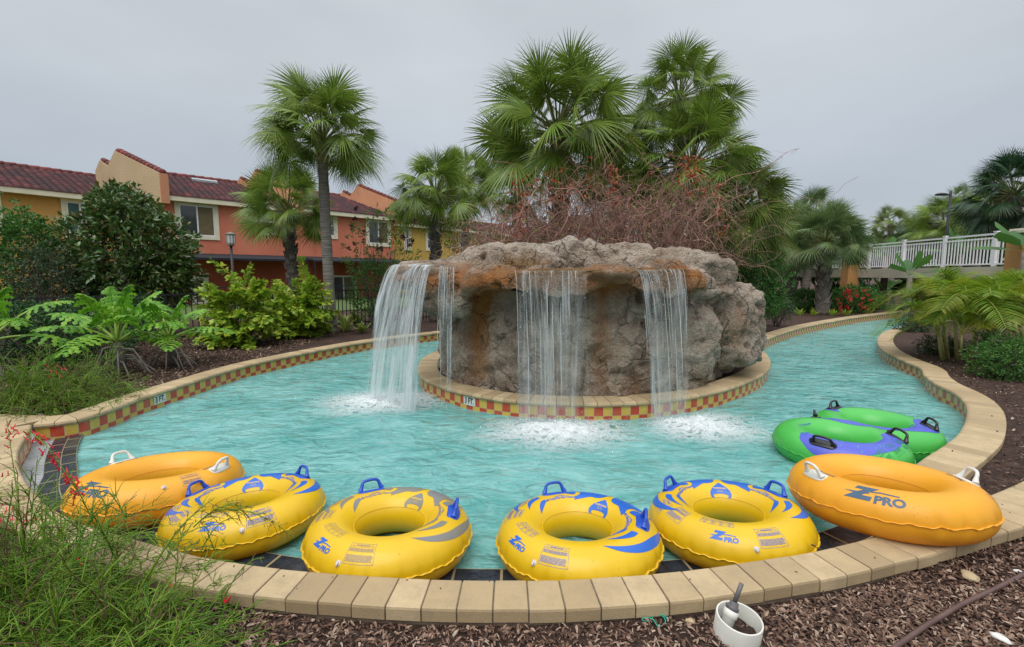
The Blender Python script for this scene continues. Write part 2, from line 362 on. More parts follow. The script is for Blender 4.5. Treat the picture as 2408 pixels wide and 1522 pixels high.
def coping_thing(name, pts, side, width, label, step=.165, flat=False, drop=.06, wall=True):
    """side=+1: land lies to the right of the walking direction"""
    root = empty(name, (pts[0][0], pts[0][1], 0)); tag(root, label, 'pool edge')
    P, s = smooth_path(pts, .05); L_ = s[-1]; k = int(L_/step); st = L_/k
    mb = MB(); mo = MB(); loc = np.array([pts[0][0], pts[0][1], 0])
    if flat: prof = [(.0, -drop), (-.004, -drop+.01), (-.004, -.012), (.004, -.003), (.012, 0), (width-.012, 0), (width-.003, -.004), (width, -.014), (width, -drop)]
    else: prof = [(.0, -.058), (-.018, -.052), (-.028, -.032), (-.022, -.012), (-.006, -.002), (.014, 0), (width-.012, 0), (width-.002, -.005), (width, -.014), (width, -drop)]
    for i in range(k):
        g_ = .0035; dz = rng.uniform(-.0015, .0015) if flat else rng.uniform(-.0008, .0008); dw = rng.uniform(-.003, .003) if flat else 0
        V = []
        for q in (i*st+g_, i*st+g_+.003, (i+1)*st-g_-.003, (i+1)*st-g_):
            p, t = path_at(P, s, q); n = np.array([t[1], -t[0]])*side; inset = .0025 if q in (i*st+g_, (i+1)*st-g_) else 0
            for j, (a, z) in enumerate(prof):
                a2 = (a+(dw if a > width*.9 else 0))*(1+.42*min(1, max(0, (p[0]-1.9)/1.2)) if flat else 1); V.append((p[0]+n[0]*a2, p[1]+n[1]*a2, z+dz-(inset if z > -.02 else 0)))
        m_ = len(prof); F = [(r*m_+j, r*m_+j+1, (r+1)*m_+j+1, (r+1)*m_+j) for r in range(3) for j in range(m_-1)]
        F += [tuple(range(m_-1, -1, -1)), tuple(3*m_+j for j in range(m_))]
        if side < 0: F = [f[::-1] for f in F]
        mb.add(V, F)
    c_ = mb.build('coping', COPING, root, local=loc)
    N_ = max(4, int(L_/.08)); V = []; F = []
    for i in range(N_+1):
        p, t = path_at(P, s, L_*i/N_); n = np.array([t[1], -t[0]])*side
        for a, z in ((.004, -.05), (.012, -.006), (width-.012, -.006), (width-.006, -.02), (width-.006, -.14)): V.append((p[0]+n[0]*a, p[1]+n[1]*a, z))
    F = [(i*5+j, i*5+j+1, (i+1)*5+j+1, (i+1)*5+j) for i in range(N_) for j in range(4)]
    mo.add(V, F); mo.build('mortar_bed', MORTAR, root, local=loc)
    if wall:
        w_ = MB(); V = []; uv = []
        for i in range(N_+1):
            u = L_*i/N_; p, t = path_at(P, s, u); n = np.array([t[1], -t[0]])*side
            for z in (-.056, -.7): V.append((p[0]+n[0]*.003, p[1]+n[1]*.003, z)); uv.append((u/TS, (-.056-z)/TS))
        w_.add(V, [(2*i, 2*i+1, 2*i+3, 2*i+2) for i in range(N_)], uv); w_.build('tiled_wall', TILE, root, local=loc)
    return root, P, s
near_cop = [(10.2, 7.15), (8.6, 6.1), (6.8, 4.98), (5.2, 4.05), (4.5, 3.64), (3.9, 3.32), (3.38, 3.07), (2.95, 2.88), (2.5, 2.69), (2.22, 2.575)]+near_pts[3:]
near_edge, nP, nS = coping_thing('pool_edge', near_cop, -1, .205, 'curved edge of wide flat beige pavers in front of the row of yellow tubes', .158, True, .066)
left_edge, lP, lS = coping_thing('pool_edge', left_pts, -1, .27, 'long curving beige rounded edge along the mulch bed with the palms on the left', .16)
isl_edge, iP, iS = coping_thing('pool_edge', isl_pts, 1, .30, 'beige rounded edge that wraps round the foot of the waterfall rock', .16)
right_edge, rP, rS = coping_thing('pool_edge', right_pts, 1, .27, 'hooked beige paver edge on the right between the channel and dark soil', .16)
# depth markers
def text_mesh(s, size=1.0, bold=0.0, shear=0.0, space=1.0, align='CENTER'):
    cu = bpy.data.curves.new('t', 'FONT'); cu.body = s; cu.size = size; cu.offset = bold; cu.shear = shear; cu.align_x = align; cu.align_y = 'CENTER'; cu.resolution_u = 3; cu.space_character = space
    ob = bpy.data.objects.new('t', cu); COL.objects.link(ob); dg = bpy.context.evaluated_depsgraph_get(); me = bpy.data.meshes.new_from_object(ob.evaluated_get(dg))
    V = np.array([tuple(v.co) for v in me.vertices]); F = [tuple(p.vertices) for p in me.polygons]
    bpy.data.objects.remove(ob); bpy.data.curves.remove(cu); bpy.data.meshes.remove(me); return V, F
WHITE_TILE = M('white_tile', (.72, .71, .66), (.6, .58, .52), 12, .3); BLACK = M('black_lettering', (.012, .012, .014), rough=.35)
def depth_marker(root, P, s, u, side, w=.20, h=.108):
    p, t = path_at(P, s, u); n = np.array([t[1], -t[0]])*side; z0 = -.058-h/2-.001; loc = np.array(tuple(root.location))
    T3 = np.array([t[0], t[1], 0])*(1 if side > 0 else -1); U3 = np.array([0, 0, 1.0]); N3 = -np.array([n[0], n[1], 0])
    T3 = np.cross(U3, N3)
    c0 = np.array([p[0], p[1], z0])+N3*.003
    mb = MB(); hw = w/2
    ks = 8
    V = []; F = []
    def onwall(a, z, o):
        pp, tt = path_at(P, s, u+a*(1 if (T3[:2]@t) > 0 else -1)); nn = np.array([tt[1], -tt[0]])*side
        return (pp[0]-nn[0]*o, pp[1]-nn[1]*o, z)
    for i in range(ks+1):
        a = -hw+w*i/ks
        for z, o in ((z0-h/2, .0), (z0-h/2, .004), (z0+h/2, .004), (z0+h/2, .0)): V.append(onwall(a, z, o))
    F = [(i*4+j, i*4+j+1, (i+1)*4+j+1, (i+1)*4+j) for i in range(ks) for j in range(3)]+[(0, 1, 2, 3), tuple(ks*4+j for j in (3, 2, 1, 0))]
    mb.add(V, F); o = mb.build('depth_marker', WHITE_TILE, root, local=loc)
    tv, tf = text_mesh('3 FT.', .105, .0032, space=.95); tv[:, 0] *= .78*w/.2*.98
    VV = [onwall(x, z0+y, .0055) for x, y, _ in tv]
    mb = MB().add(VV, tf); l = mb.build('lettering', BLACK, o, local=loc)
def nearest_s(P, s, x, y): return s[np.argmin(np.hypot(P[:, 0]-x, P[:, 1]-y))]
q = G(1117, 939, -.11); depth_marker(isl_edge, iP, iS, nearest_s(iP, iS, q[0], q[1]), 1)
q = G(359, 936, -.10); depth_marker(left_edge, lP, lS, nearest_s(lP, lS, q[0], q[1]), -1)
right_edge.location.z = -.004
# ---------------------------------------------------------------- shallow ledge
lip = [(3.25, 3.75), (2.9, 3.42), (2.5, 3.12), (1.9, 2.83), (1.2, 2.63), (.5, 2.53), (-.1, 2.50), (-.9, 2.545), (-1.5, 2.66), (-2.2, 2.87), (-2.9, 3.17), (-3.45, 3.55), (-3.85, 3.93), (-4.20, 4.30), (-4.47, 4.63), (-4.64, 4.86)]
lp, ls = smooth_path(lip, .1)
V = []; uv = []
NR = 3
for i, p in enumerate(lp):
    _, t = path_at(lp, ls, ls[i]); n = np.array([t[1], -t[0]])*-1   # towards the near edge
    sw_ = .36-.15*min(1, max(0, (-p[0]-2.9)/.9))
    for j, a in enumerate((0, sw_*.49, sw_)): V.append((p[0]+n[0]*a, p[1]+n[1]*a, -.186+.001*j)); uv.append((ls[i]/.27, j))
    V.append((p[0], p[1], -.5)); uv.append((ls[i]/.27, 2.9))
k = len(lp); F = []
for i in range(k-1): F += [(4*i+j, 4*i+j+1, 4*i+j+5, 4*i+j+4) for j in (0, 1)]+[(4*i+3, 4*i, 4*i+4, 4*i+7)]
m, nt, b, out = newmat('wet_slate_tile'); t = nd(nt, 'ShaderNodeTexCoord')
mo = nd(nt, 'ShaderNodeTexBrick', {'Vector': t.outputs['UV'], 'Scale': 1.0, 'Mortar Size': .03, 'Brick Width': 1.0, 'Row Height': 1.0, 'Mortar Smooth': .2}, offset=.5)
cc = mixc(nt, noisef(nt, 6, 5), (.010, .014, .022), (.035, .045, .06)); cc = mixc(nt, mo.outputs['Fac'], cc, (.30, .24, .13)); nt.links.new(cc, b.inputs['Base Color'])
b.inputs['Roughness'].default_value = .12; b.inputs['IOR'].default_value = 1.33; bump(nt, b, noisef(nt, 16, 4, lo=.2, hi=.8), .25, .02)
ledge = MB().add(V, F, uv); root = empty('pool_ledge', (0, 2.5, -.24)); tag(root, 'wet shallow ledge with dark slate tile rows between the water and the near pavers', 'pool ledge')
lo = ledge.build('tile_border', m, root, local=(0, 2.5, -.24))
inner = offset_path(lp, -.355); np2 = smooth_path(near_pts, .1)[0]
poly = np.concatenate([inner, offset_path(np2, -.05)[::-1][:0]]) if False else None
RAMP = M('pale_ramp', (.50, .54, .56), (.36, .40, .42), 3, .25)
nt = RAMP.node_tree; b = nt.nodes['Principled BSDF']; t = nd(nt, 'ShaderNodeTexCoord'); wv_ = nd(nt, 'ShaderNodeTexWave', {'Vector': t.outputs['Object'], 'Scale': 9.0, 'Distortion': .3}, bands_direction='Y')
bump(nt, b, wv_.outputs['Fac'], .8, .02)
A_ = [tuple(p) for p in offset_path(lp, .0)]
tri_poly = [(p[0], p[1]) for p in lp]+[(p[0], p[1]) for p in smooth_path(near_pts, .1)[0][::-1]]
rv, rf = cdt(tri_poly, [], np.zeros((0, 2))); cen = rv[rf].mean(axis=1); rf = rf[inside(cen, np.array(tri_poly))]
mesh_obj('ramp_floor', np.array([(x, y, -.190) for x, y in rv]), rf, RAMP, root, smooth=False, local=(0, 2.5, -.24))
# beige deck outside the left corner
dk = MB(); D_ = [(-4.86, 4.83), (-7.5, 5.05), (-7.5, 3.3), (-4.78, 4.18), (-5.0, 4.5)]
dk.add([(x, y, -.008) for x, y in D_]+[(x, y, -.12) for x, y in D_], [(0, 1, 2, 3, 4), (0, 5, 6, 1), (2, 7, 8, 3), (3, 8, 9, 4), (4, 9, 5, 0)])
o = dk.build('deck', COPING); tag(o, kind='structure')

# ================================================================ waterfall rock
def blob(bm, c, r, e=.8, sub=4, rz=0, seed=0, amp=.12, fr=1.6):
    t = bmesh.new(); bmesh.ops.create_icosphere(t, subdivisions=sub, radius=1)
    Mz = Matrix.Rotation(rz, 3, 'Z')
    for v in t.verts:
        p = v.co.copy(); q = Vector([math.copysign(abs(x)**e, x) for x in p]); k = 1+amp*mnoise.fractal(p*fr+Vector((seed, seed*2.3, 0)), 1, 2, 3)
        q = Vector((q.x*r[0], q.y*r[1], q.z*r[2]))*k; v.co = Mz@q+Vector(c)
    me = bpy.data.meshes.new('t'); t.to_mesh(me); t.free(); bm.from_mesh(me); bpy.data.meshes.remove(me)
def prism(bm, poly, z0, z1, topscale=.95):
    c = np.mean(poly, axis=0); lo_ = [bm.verts.new((x, y, z0)) for x, y in poly]; hi_ = [bm.verts.new((c[0]+(x-c[0])*topscale, c[1]+(y-c[1])*topscale, z1)) for x, y in poly]
    n = len(poly); bm.faces.new(lo_[::-1]); bm.faces.new(hi_)
    for i in range(n): bm.faces.new((lo_[i], lo_[(i+1) % n], hi_[(i+1) % n], hi_[i]))
bm = bmesh.new()
foot = [(-1.24, 7.9), (-1.13, 7.13), (-.84, 6.56), (-.32, 6.02), (.3, 5.72), (.9, 5.63), (1.5, 5.69), (2.2, 5.95), (2.85, 6.5), (3.35, 7.2), (3.7, 8.0), (3.8, 8.7), (3.0, 9.3), (1, 9.4), (-.6, 8.9)]
prism(bm, foot, -.12, 1.30, .985); prism(bm, [(x*.92+.12, y*.95+.33) for x, y in foot if x < 2.9], 1.1, 1.42, .98)
for a in ([(-1.02, 6.72, 1.50), (.64, .60, .20), .6, 4, .2, 1], [(-.72, 6.30, 1.30), (.42, .36, .36), .75, 4, 0, 2], [(-1.0, 7.2, 1.3), (.5, .7, .45), .8, 4, 0, 22],
          [(-.30, 5.98, 1.42), (.34, .42, .20), .6, 4, .1, 3], [(-.05, 6.75, 1.58), (.80, .50, .40), .8, 4, -.1, 4], [(-.55, 7.0, 1.5), (.6, .5, .33), .8, 4, -.1, 44],
          [(.50, 5.84, 1.41), (.82, .50, .155), .55, 4, 0, 5], [(1.22, 5.64, 1.50), (.43, .36, .165), .7, 4, .1, 6], [(1.86, 5.96, 1.42), (.66, .52, .155), .55, 4, .3, 7],
          [(1.25, 7.55, 1.60), (1.45, .55, .46), .75, 4, .03, 8], [(2.3, 7.45, 1.50), (1.0, .6, .42), .8, 4, -.2, 9], [(2.62, 6.62, 1.44), (.52, .52, .36), .65, 4, .35, 10],
          [(3.10, 7.30, .72), (.72, .78, .72), .6, 4, .6, 11], [(3.30, 7.9, .78), (.70, .85, .60), .65, 4, .6, 12], [(2.85, 7.0, 1.05), (.50, .45, .46), .7, 4, .6, 13],
          [(.55, 5.95, .45), (.55, .25, .5), .8, 3, 0, 14], [(1.6, 5.95, .35), (.5, .25, .4), .8, 3, 0, 15], [(-.55, 6.5, .5), (.35, .3, .6), .8, 3, 0, 16], [(2.4, 6.3, .5), (.45, .35, .7), .8, 3, .4, 17],
          [(.0, 6.15, .9), (.25, .25, .5), .8, 3, 0, 18]):
    blob(bm, a[0], a[1], a[2], a[3], a[4], a[5])
me = bpy.data.meshes.new('t'); bm.to_mesh(me); bm.free(); to = bpy.data.objects.new('t', me); COL.objects.link(to)
md = to.modifiers.new('r', 'REMESH'); md.mode = 'VOXEL'; md.voxel_size = .036; md.adaptivity = 0
sm_ = to.modifiers.new('s', 'SMOOTH'); sm_.iterations = 4; sm_.factor = .5
dg = bpy.context.evaluated_depsgraph_get(); me2 = bpy.data.meshes.new_from_object(to.evaluated_get(dg)); bpy.data.objects.remove(to)
nv = len(me2.vertices); co = np.zeros(nv*3); me2.vertices.foreach_get('co', co); co = co.reshape(-1, 3)
nr = np.array([tuple(v.normal) for v in me2.vertices])
def rockd(p):
    v = Vector(p); d = .11*mnoise.fractal(v*1.25, 1, 2, 3)
    rg = 1-abs(mnoise.noise(v*2.2+Vector((9, 3, 1))))*2.2; d += .050*(rg-.5)
    vd = mnoise.voronoi(v*3.1+Vector((3, 7, 2)))[0]; d += .065*(min(1, (vd[1]-vd[0])*2.4)-.7)          # cracks between plates
    pt = mnoise.voronoi(v*4.2+Vector((1, 2, 3)))[0][0]; m_ = max(0, mnoise.noise(v*.9+Vector((4, 4, 4)))+.25)
    d -= .26*m_*max(0, .40-pt)/.40
    p3 = mnoise.voronoi(v*9+Vector((5, 2, 8)))[0][0]; m3 = max(0, mnoise.noise(v*1.4+Vector((7, 1, 2)))+.15); d -= .055*m3*max(0, .45-p3)/.45
    if p[2] > 1.3 or p[0] > 2.7: d = .11*mnoise.fractal(v*1.25, 1, 2, 3)+(d-.11*mnoise.fractal(v*1.25, 1, 2, 3))*(.55 if p[2] > 1.5 else .8)
    d += .020*mnoise.fractal(v*8, 1, 2, 4); d += .010*mnoise.noise(v*24)
    return d
dd = np.array([rockd(p) for p in co]); lipmask = np.exp(-((co[:, 2]-1.54)/.07)**2)*((co[:, 1] < 6.3) & (co[:, 0] > -.2) & (co[:, 0] < 2.3)); dd *= 1-.8*lipmask
co2 = co+nr*dd[:, None]; co2[:, 2] = np.maximum(co2[:, 2], -.1)
def ramp_z(x, y): return 1.545+.125*(y-5.42)
X_, Y_, Z_ = co2[:, 0], co2[:, 1], co2[:, 2]
rz = ramp_z(X_, Y_); bumpm = .13*np.exp(-((X_-1.17)/.20)**2)*np.exp(-((Y_-5.62)/.28)**2)+.05*np.clip((X_-1.9)/.4, 0, 1)
sel = (X_ > -.10) & (X_ < 2.25) & (Y_ < 6.35) & (Z_ > rz-.012+bumpm); co2[sel, 2] = (rz-.012+bumpm)[sel]; film = sel & (bumpm < .03)
for x0, x1, y0_, sl_ in ((-.02, .92, 5.45, 0.0), (1.40, 2.12, 5.47, .28)):
    s2_ = (X_ > x0) & (X_ < x1) & (Z_ > 1.20) & (Y_ < y0_+sl_*(X_-x0)); co2[s2_, 1] = (y0_+sl_*(X_-x0))[s2_]
s3_ = (X_ < -.95) & (Z_ > 1.635+.16*(Y_-6.2)) & (Y_ < 7.2); co2[s3_, 2] = (1.635+.16*(Y_-6.2))[s3_]
me2.vertices.foreach_set('co', co2.reshape(-1)); me2.update()
me2.polygons.foreach_set('use_smooth', np.ones(len(me2.polygons), bool))
st = np.zeros(nv); wet = np.zeros(nv)
for i, (x, y, z) in enumerate(co2):
    nn_ = mnoise.fractal(Vector((x*1.5, y*1.5, z*.8)), 1, 2, 4); front = 1 if y < 7.0 and x < 2.35 else 0
    s_ = math.exp(-((z-1.42)/.17)**2)*(1.15 if x < -.15 else (.9 if x < 2.4 else 0))*front
    if z > 1.62 and x > -.3: s_ *= .0
    s_ += .75*math.exp(-((x+.42)/.16)**2)*(z < 1.3)*front*(1 if z > .1 else .5)+.55*(math.exp(-((x-1.12)/.10)**2)+.6*math.exp(-((x-2.25)/.08)**2))*(z < 1.35)*front*(.3+.7*z/1.3)
    if 5.2 < y < 7.1 and -.2 < x < 2.3 and 1.40 < z < 1.72 and nr[i][2] > .4: s_ += .5
    st[i] = max(0, min(1, s_*1.15+nn_*.55-.08)) if s_ > .08 else max(0, nn_*.5-.15)
    w_ = 0
    for a, b_ in ((-.05, .95), (1.4, 2.15), (-1.3, -.55)):
        if y < 6.9: w_ = max(w_, 1/(1+math.exp(-(x-a+.05)*14))*1/(1+math.exp((x-b_-.05)*14)))
    wet[i] = min(1, (w_*.60+.12*(z < 1.35 and y < 6.6)+nn_*.2))*(1 if z < 1.5 else .4)
fl_ = film.astype(float)
for nm, ar in (('stain', st), ('wet', wet), ('film', fl_)):
    at = me2.attributes.new(nm, 'FLOAT', 'POINT'); at.data.foreach_set('value', np.clip(ar, 0, 1).astype(np.float32))
m, nt, b, out = newmat('waterfall_rock')
aS = nd(nt, 'ShaderNodeAttribute', attribute_name='stain'); aW = nd(nt, 'ShaderNodeAttribute', attribute_name='wet')
cA = mixc(nt, noisef(nt, 1.5, 6, .65, lo=.38, hi=.62), (.32, .225, .15), (.64, .54, .43)); cA = mixc(nt, math_(nt, 'MULTIPLY', noisef(nt, 9, 8, .75, lo=.5, hi=.70), .85), cA, (.11, .068, .042))
cA = mixc(nt, math_(nt, 'MULTIPLY', noisef(nt, 3.4, 9, .72, lo=.50, hi=.60), .55), cA, (.66, .57, .45)); cA = mixc(nt, math_(nt, 'MULTIPLY', noisef(nt, 2.3, 7, .7, lo=.55, hi=.66), .6), cA, (.17, .10, .06)); cA = mixc(nt, math_(nt, 'MULTIPLY', noisef(nt, 38, 6, .75, lo=.5, hi=.66), .7), cA, (.74, .67, .57))
cA = mixc(nt, math_(nt, 'MULTIPLY', aW.outputs['Fac'], math_(nt, 'MULTIPLY_ADD', noisef(nt, 1.3, 5, lo=.35, hi=.7), .65, .10)), cA, (.19, .085, .042))
cO = mixc(nt, noisef(nt, 3.2, 6, .7, lo=.35, hi=.7), (.42, .155, .022), (.27, .115, .035)); cO = mixc(nt, math_(nt, 'MULTIPLY', noisef(nt, 14, 6, .7, lo=.5, hi=.75), .7), cO, (.42, .28, .12))
c = mixc(nt, aS.outputs['Fac'], cA, cO); aF = nd(nt, 'ShaderNodeAttribute', attribute_name='film'); c = mixc(nt, aF.outputs['Fac'], c, mixc(nt, noisef(nt, 3, 5), (.20, .095, .025), (.36, .22, .09))); nt.links.new(c, b.inputs['Base Color'])
ro = math_(nt, 'MULTIPLY_ADD', aW.outputs['Fac'], -.45, .85); ro = math_(nt, 'MULTIPLY', ro, math_(nt, 'SUBTRACT', 1.0, math_(nt, 'MULTIPLY', aF.outputs['Fac'], .88))); nt.links.new(ro, b.inputs['Roughness'])
tco = nd(nt, 'ShaderNodeTexCoord'); wp = nd(nt, 'ShaderNodeTexNoise', {'Vector': tco.outputs['Object'], 'Scale': 3.0, 'Detail': 4.0}); wv3 = nt.nodes.new('ShaderNodeVectorMath'); wv3.operation = 'MULTIPLY_ADD'; nt.links.new(wp.outputs['Color'], wv3.inputs[0]); wv3.inputs[1].default_value = (.5, .5, .35); nt.links.new(tco.outputs['Object'], wv3.inputs[2])
ck = nd(nt, 'ShaderNodeTexVoronoi', {'Vector': wv3.outputs[0], 'Scale': 2.6}, feature='DISTANCE_TO_EDGE'); ckm = nd(nt, 'ShaderNodeMapRange', {'Value': ck.outputs['Distance'], 'From Min': .0, 'From Max': .035, 'To Min': 1.0, 'To Max': 0.0}); ckf = math_(nt, 'MULTIPLY', ckm.outputs[0], noisef(nt, 1.8, 3, lo=.42, hi=.58))
c = mixc(nt, math_(nt, 'MULTIPLY', ckf, .75), c, (.06, .04, .025)); nt.links.new(c, b.inputs['Base Color'])
h1 = math_(nt, 'SUBTRACT', noisef(nt, 16, 9, .72, lo=.2, hi=.8), math_(nt, 'MULTIPLY', ckf, .9)); vv = nd(nt, 'ShaderNodeTexVoronoi', {'Scale': 26.0, 'Vector': nd(nt, 'ShaderNodeTexCoord').outputs['Object']})
hh = math_(nt, 'MULTIPLY_ADD', vv.outputs['Distance'], .5, math_(nt, 'MULTIPLY_ADD', noisef(nt, 70, 6, .7, lo=.2, hi=.8), .35, h1)); bump(nt, b, hh, 1.0, .07)
me2.materials.clear(); me2.materials.append(m)
rockroot = empty('waterfall_rock', (1.4, 7.3, 0)); tag(rockroot, 'large grey and rust stained rock outcrop with water spilling off its ledges', 'rock')
ro_ = bpy.data.objects.new('rock_mass', me2); COL.objects.link(ro_); me2.transform(Matrix.Translation((-1.4, -7.3, 0))); ro_.parent = rockroot
# ================================================================ falling water
def fallmat(name, body, lo, hi, col=(.84, .88, .90)):
    m, nt, b, out = newmat(name); t = nd(nt, 'ShaderNodeTexCoord')
    def ns(sx, sy, det, dist, off=0.0):
        mp = nd(nt, 'ShaderNodeMapping', {'Vector': t.outputs['UV'], 'Scale': (sx, sy, 1), 'Location': (off, off, 0)}); return nd(nt, 'ShaderNodeTexNoise', {'Vector': mp.outputs[0], 'Scale': 1.0, 'Detail': det, 'Roughness': .6, 'Distortion': dist})
    s = nd(nt, 'ShaderNodeSeparateXYZ', {0: t.outputs['UV']})
    n = ns(34, 2.4, 4.0, .7); nm_ = ns(13, 1.5, 4.0, .6, 3.1); nl_ = ns(4.5, 1.1, 3.0, .4, 7.7)
    mix_ = math_(nt, 'ADD', math_(nt, 'MULTIPLY', n.outputs['Fac'], .30), math_(nt, 'ADD', math_(nt, 'MULTIPLY', nm_.outputs['Fac'], .52), math_(nt, 'MULTIPLY', nl_.outputs['Fac'], .30)))
    f = nd(nt, 'ShaderNodeMapRange', {'Value': mix_, 'From Min': lo, 'From Max': hi})
    soft = nd(nt, 'ShaderNodeMapRange', {'Value': s.outputs[1], 'From Min': 0.0, 'From Max': 1.0, 'To Min': .0, 'To Max': .22})
    ed = nd(nt, 'ShaderNodeAttribute', attribute_name='edge'); efac = nd(nt, 'ShaderNodeMapRange', {'Value': math_(nt, 'ADD', ed.outputs['Fac'], math_(nt, 'MULTIPLY', nm_.outputs['Fac'], 1.6)), 'From Min': .82, 'From Max': 1.45}); veil = nd(nt, 'ShaderNodeMapRange', {'Value': nm_.outputs['Fac'], 'From Min': .38, 'From Max': .68})
    a = math_(nt, 'ADD', math_(nt, 'MULTIPLY', math_(nt, 'POWER', f.outputs[0], 1.6), .95), math_(nt, 'MULTIPLY', math_(nt, 'ADD', soft.outputs[0], body), veil.outputs[0])); a = math_(nt, 'MULTIPLY', a, efac.outputs[0]); a = math_(nt, 'MINIMUM', a, .92)
    b.inputs['Base Color'].default_value = c4(col); b.inputs['Roughness'].default_value = .12; b.inputs['IOR'].default_value = 1.33
    tl = nd(nt, 'ShaderNodeBsdfTranslucent', {'Color': c4(col)}); bm_ = nd(nt, 'ShaderNodeMixShader', {0: .4, 1: b.outputs[0], 2: tl.outputs[0]})
    tr = nd(nt, 'ShaderNodeBsdfTransparent', {'Color': (.97, .985, .985, 1)}); mx = nd(nt, 'ShaderNodeMixShader', {0: a, 1: tr.outputs[0], 2: bm_.outputs[0]}); nt.links.new(mx.outputs[0], out.inputs[0])
    bump(nt, b, n.outputs['Fac'], .5, .02); return m
FSHEET = fallmat('falling_water', .06, .56, .80); FFULL = fallmat('falling_water_full', .14, .50, .74); FTHIN = fallmat('falling_water_thin', .0, .60, .84)
FSTR = M('water_strand', (.80, .85, .87), rough=.08, spec=.8)
nt = FSTR.node_tree; b = nt.nodes['Principled BSDF']; out = [n for n in nt.nodes if n.type == 'OUTPUT_MATERIAL'][0]
tr = nd(nt, 'ShaderNodeBsdfTransparent'); mx = nd(nt, 'ShaderNodeMixShader', {0: .62, 1: tr.outputs[0], 2: b.outputs[0]}); nt.links.new(mx.outputs[0], out.inputs[0])
def fall(top0, top1, vel, squeeze, zend, label, layers=2, strands=60, seed=0, mat=None, conv=0.0, spread=.045, runin=.25):
    """water leaves the lip between top0 and top1 and drops in a parabola"""
    r = np.random.default_rng(seed); top0 = np.array(top0, float); top1 = np.array(top1, float); e = top1-top0; W = np.linalg.norm(e)
    mid = (top0+top1)/2; root = empty('waterfall', mid); tag(root, label, 'waterfall', 'curtains of water falling from the rock')
    vel = np.array(vel, float); T = math.sqrt(2*(mid[2]-zend)/9.8); V3 = np.array([vel[0], vel[1], 0])
    def pt(u, t, dv, dx=0):
        b0 = top0+e*u; h = e/W
        if t < 0: return b0+V3/np.linalg.norm(V3)*t*runin+np.array([0, 0, .006-.03*t*t*0])
        tt = t*T; c = mid-b0
        return b0+V3*(1+dv)*tt+np.array([0, 0, -4.9*tt*tt])+c*squeeze*t+h*dx*t
    for L in range(layers):
        nu = max(6, int(W/.022)); nvt = 26; dv = .10*np.array([mnoise.noise(Vector((u*9*W, L*5.1, seed))) for u in np.linspace(0, 1, nu)])+.10*L
        V = []; uv = []
        for i, u in enumerate(np.linspace(0, 1, nu)):
            for j in range(nvt+4):
                t = -1+j/4 if j < 4 else (j-4)/(nvt-1)
                P = pt(u, t, dv[i], spread*mnoise.noise(Vector((u*6*W, t*2, L*3+seed)))*3 if t > 0 else 0)
                if t > 0: P = P+V3/np.linalg.norm(V3)*.012*mnoise.noise(Vector((u*W*16, t*5, seed+L)))*(1+2*t)
                V.append(P); uv.append((u*W+L*3.3+seed, max(0, t)))
        k = nvt+4; F = np.array([(i*k+j, i*k+j+1, (i+1)*k+j+1, (i+1)*k+j) for i in range(nu-1) for j in range(k-1)])
        ws = mesh_obj('water_sheet', V, F, mat or (FSHEET if L == 0 else FTHIN), root, np.array(uv), True, mid); at = ws.data.attributes.new('edge', 'FLOAT', 'POINT'); at.data.foreach_set('value', np.repeat([min(1, min(u_, 1-u_)*W/.13) for u_ in np.linspace(0, 1, nu)], k).astype(np.float32))
    sb = MB()
    for i in range(strands):
        u = r.uniform(0, 1); t0 = max(0, r.uniform(-.4, .7)); t1 = min(1, t0+r.uniform(.15, .7)); dv = r.uniform(-.08, .3); ph = r.uniform(0, 9)
        ts = np.linspace(t0, t1, 10); P = [pt(u+.004*math.sin(ph+t*6), t, dv, r.uniform(-.004, .004)) for t in ts]
        rad = r.uniform(.0012, .0036)*np.sin(np.linspace(.25, math.pi-.1, 10))**.6; sb.tube(P, rad, 4, False)
    for i in range(strands*2):          # loose drops
        u = r.uniform(-.04, 1.04); t = r.uniform(.25, 1); P = pt(u, t, r.uniform(-.15, .35), r.uniform(-.12, .12)); q = r.uniform(.0015, .004)
        sb.tube([P, P+np.array([0, 0, q*2]), P+np.array([0, 0, q*5])], [q*.6, q, q*.2], 4, False)
    tag(sb.build('water_strands', FSTR, root, True, local=mid), kind='stuff')
fall((.02, 5.415, 1.552), (.87, 5.405, 1.552), (.03, -.42), .10, WZ, 'wide middle curtain of water falling over the front ledge', 3, 24, 1, runin=.30)
fall((1.44, 5.44, 1.556), (2.06, 5.61, 1.572), (.18, -.36), .14, WZ, 'right hand curtain of water between the middle curtain and the big grey boulder', 3, 18, 2, runin=.30)
fall((-1.62, 6.38, 1.64), (-1.22, 6.11, 1.64), (-.52, -.32), -.16, WZ, 'leftmost slanting white stream pouring off the rusty side ledge', 3, 26, 3, FFULL, spread=.05, runin=.35)
fall((-1.24, 6.12, 1.64), (-1.02, 6.00, 1.63), (-.40, -.42), -.3, WZ, 'narrow slanting stream just right of the leftmost one', 2, 40, 4, FFULL, spread=.05, runin=.35)
fall((-.92, 5.98, 1.62), (-.72, 5.92, 1.60), (-.06, -.20), -.1, .01, 'thin broken trickle landing on the coping left of the middle curtain', 2, 34, 5, FTHIN, spread=.04, runin=.2)
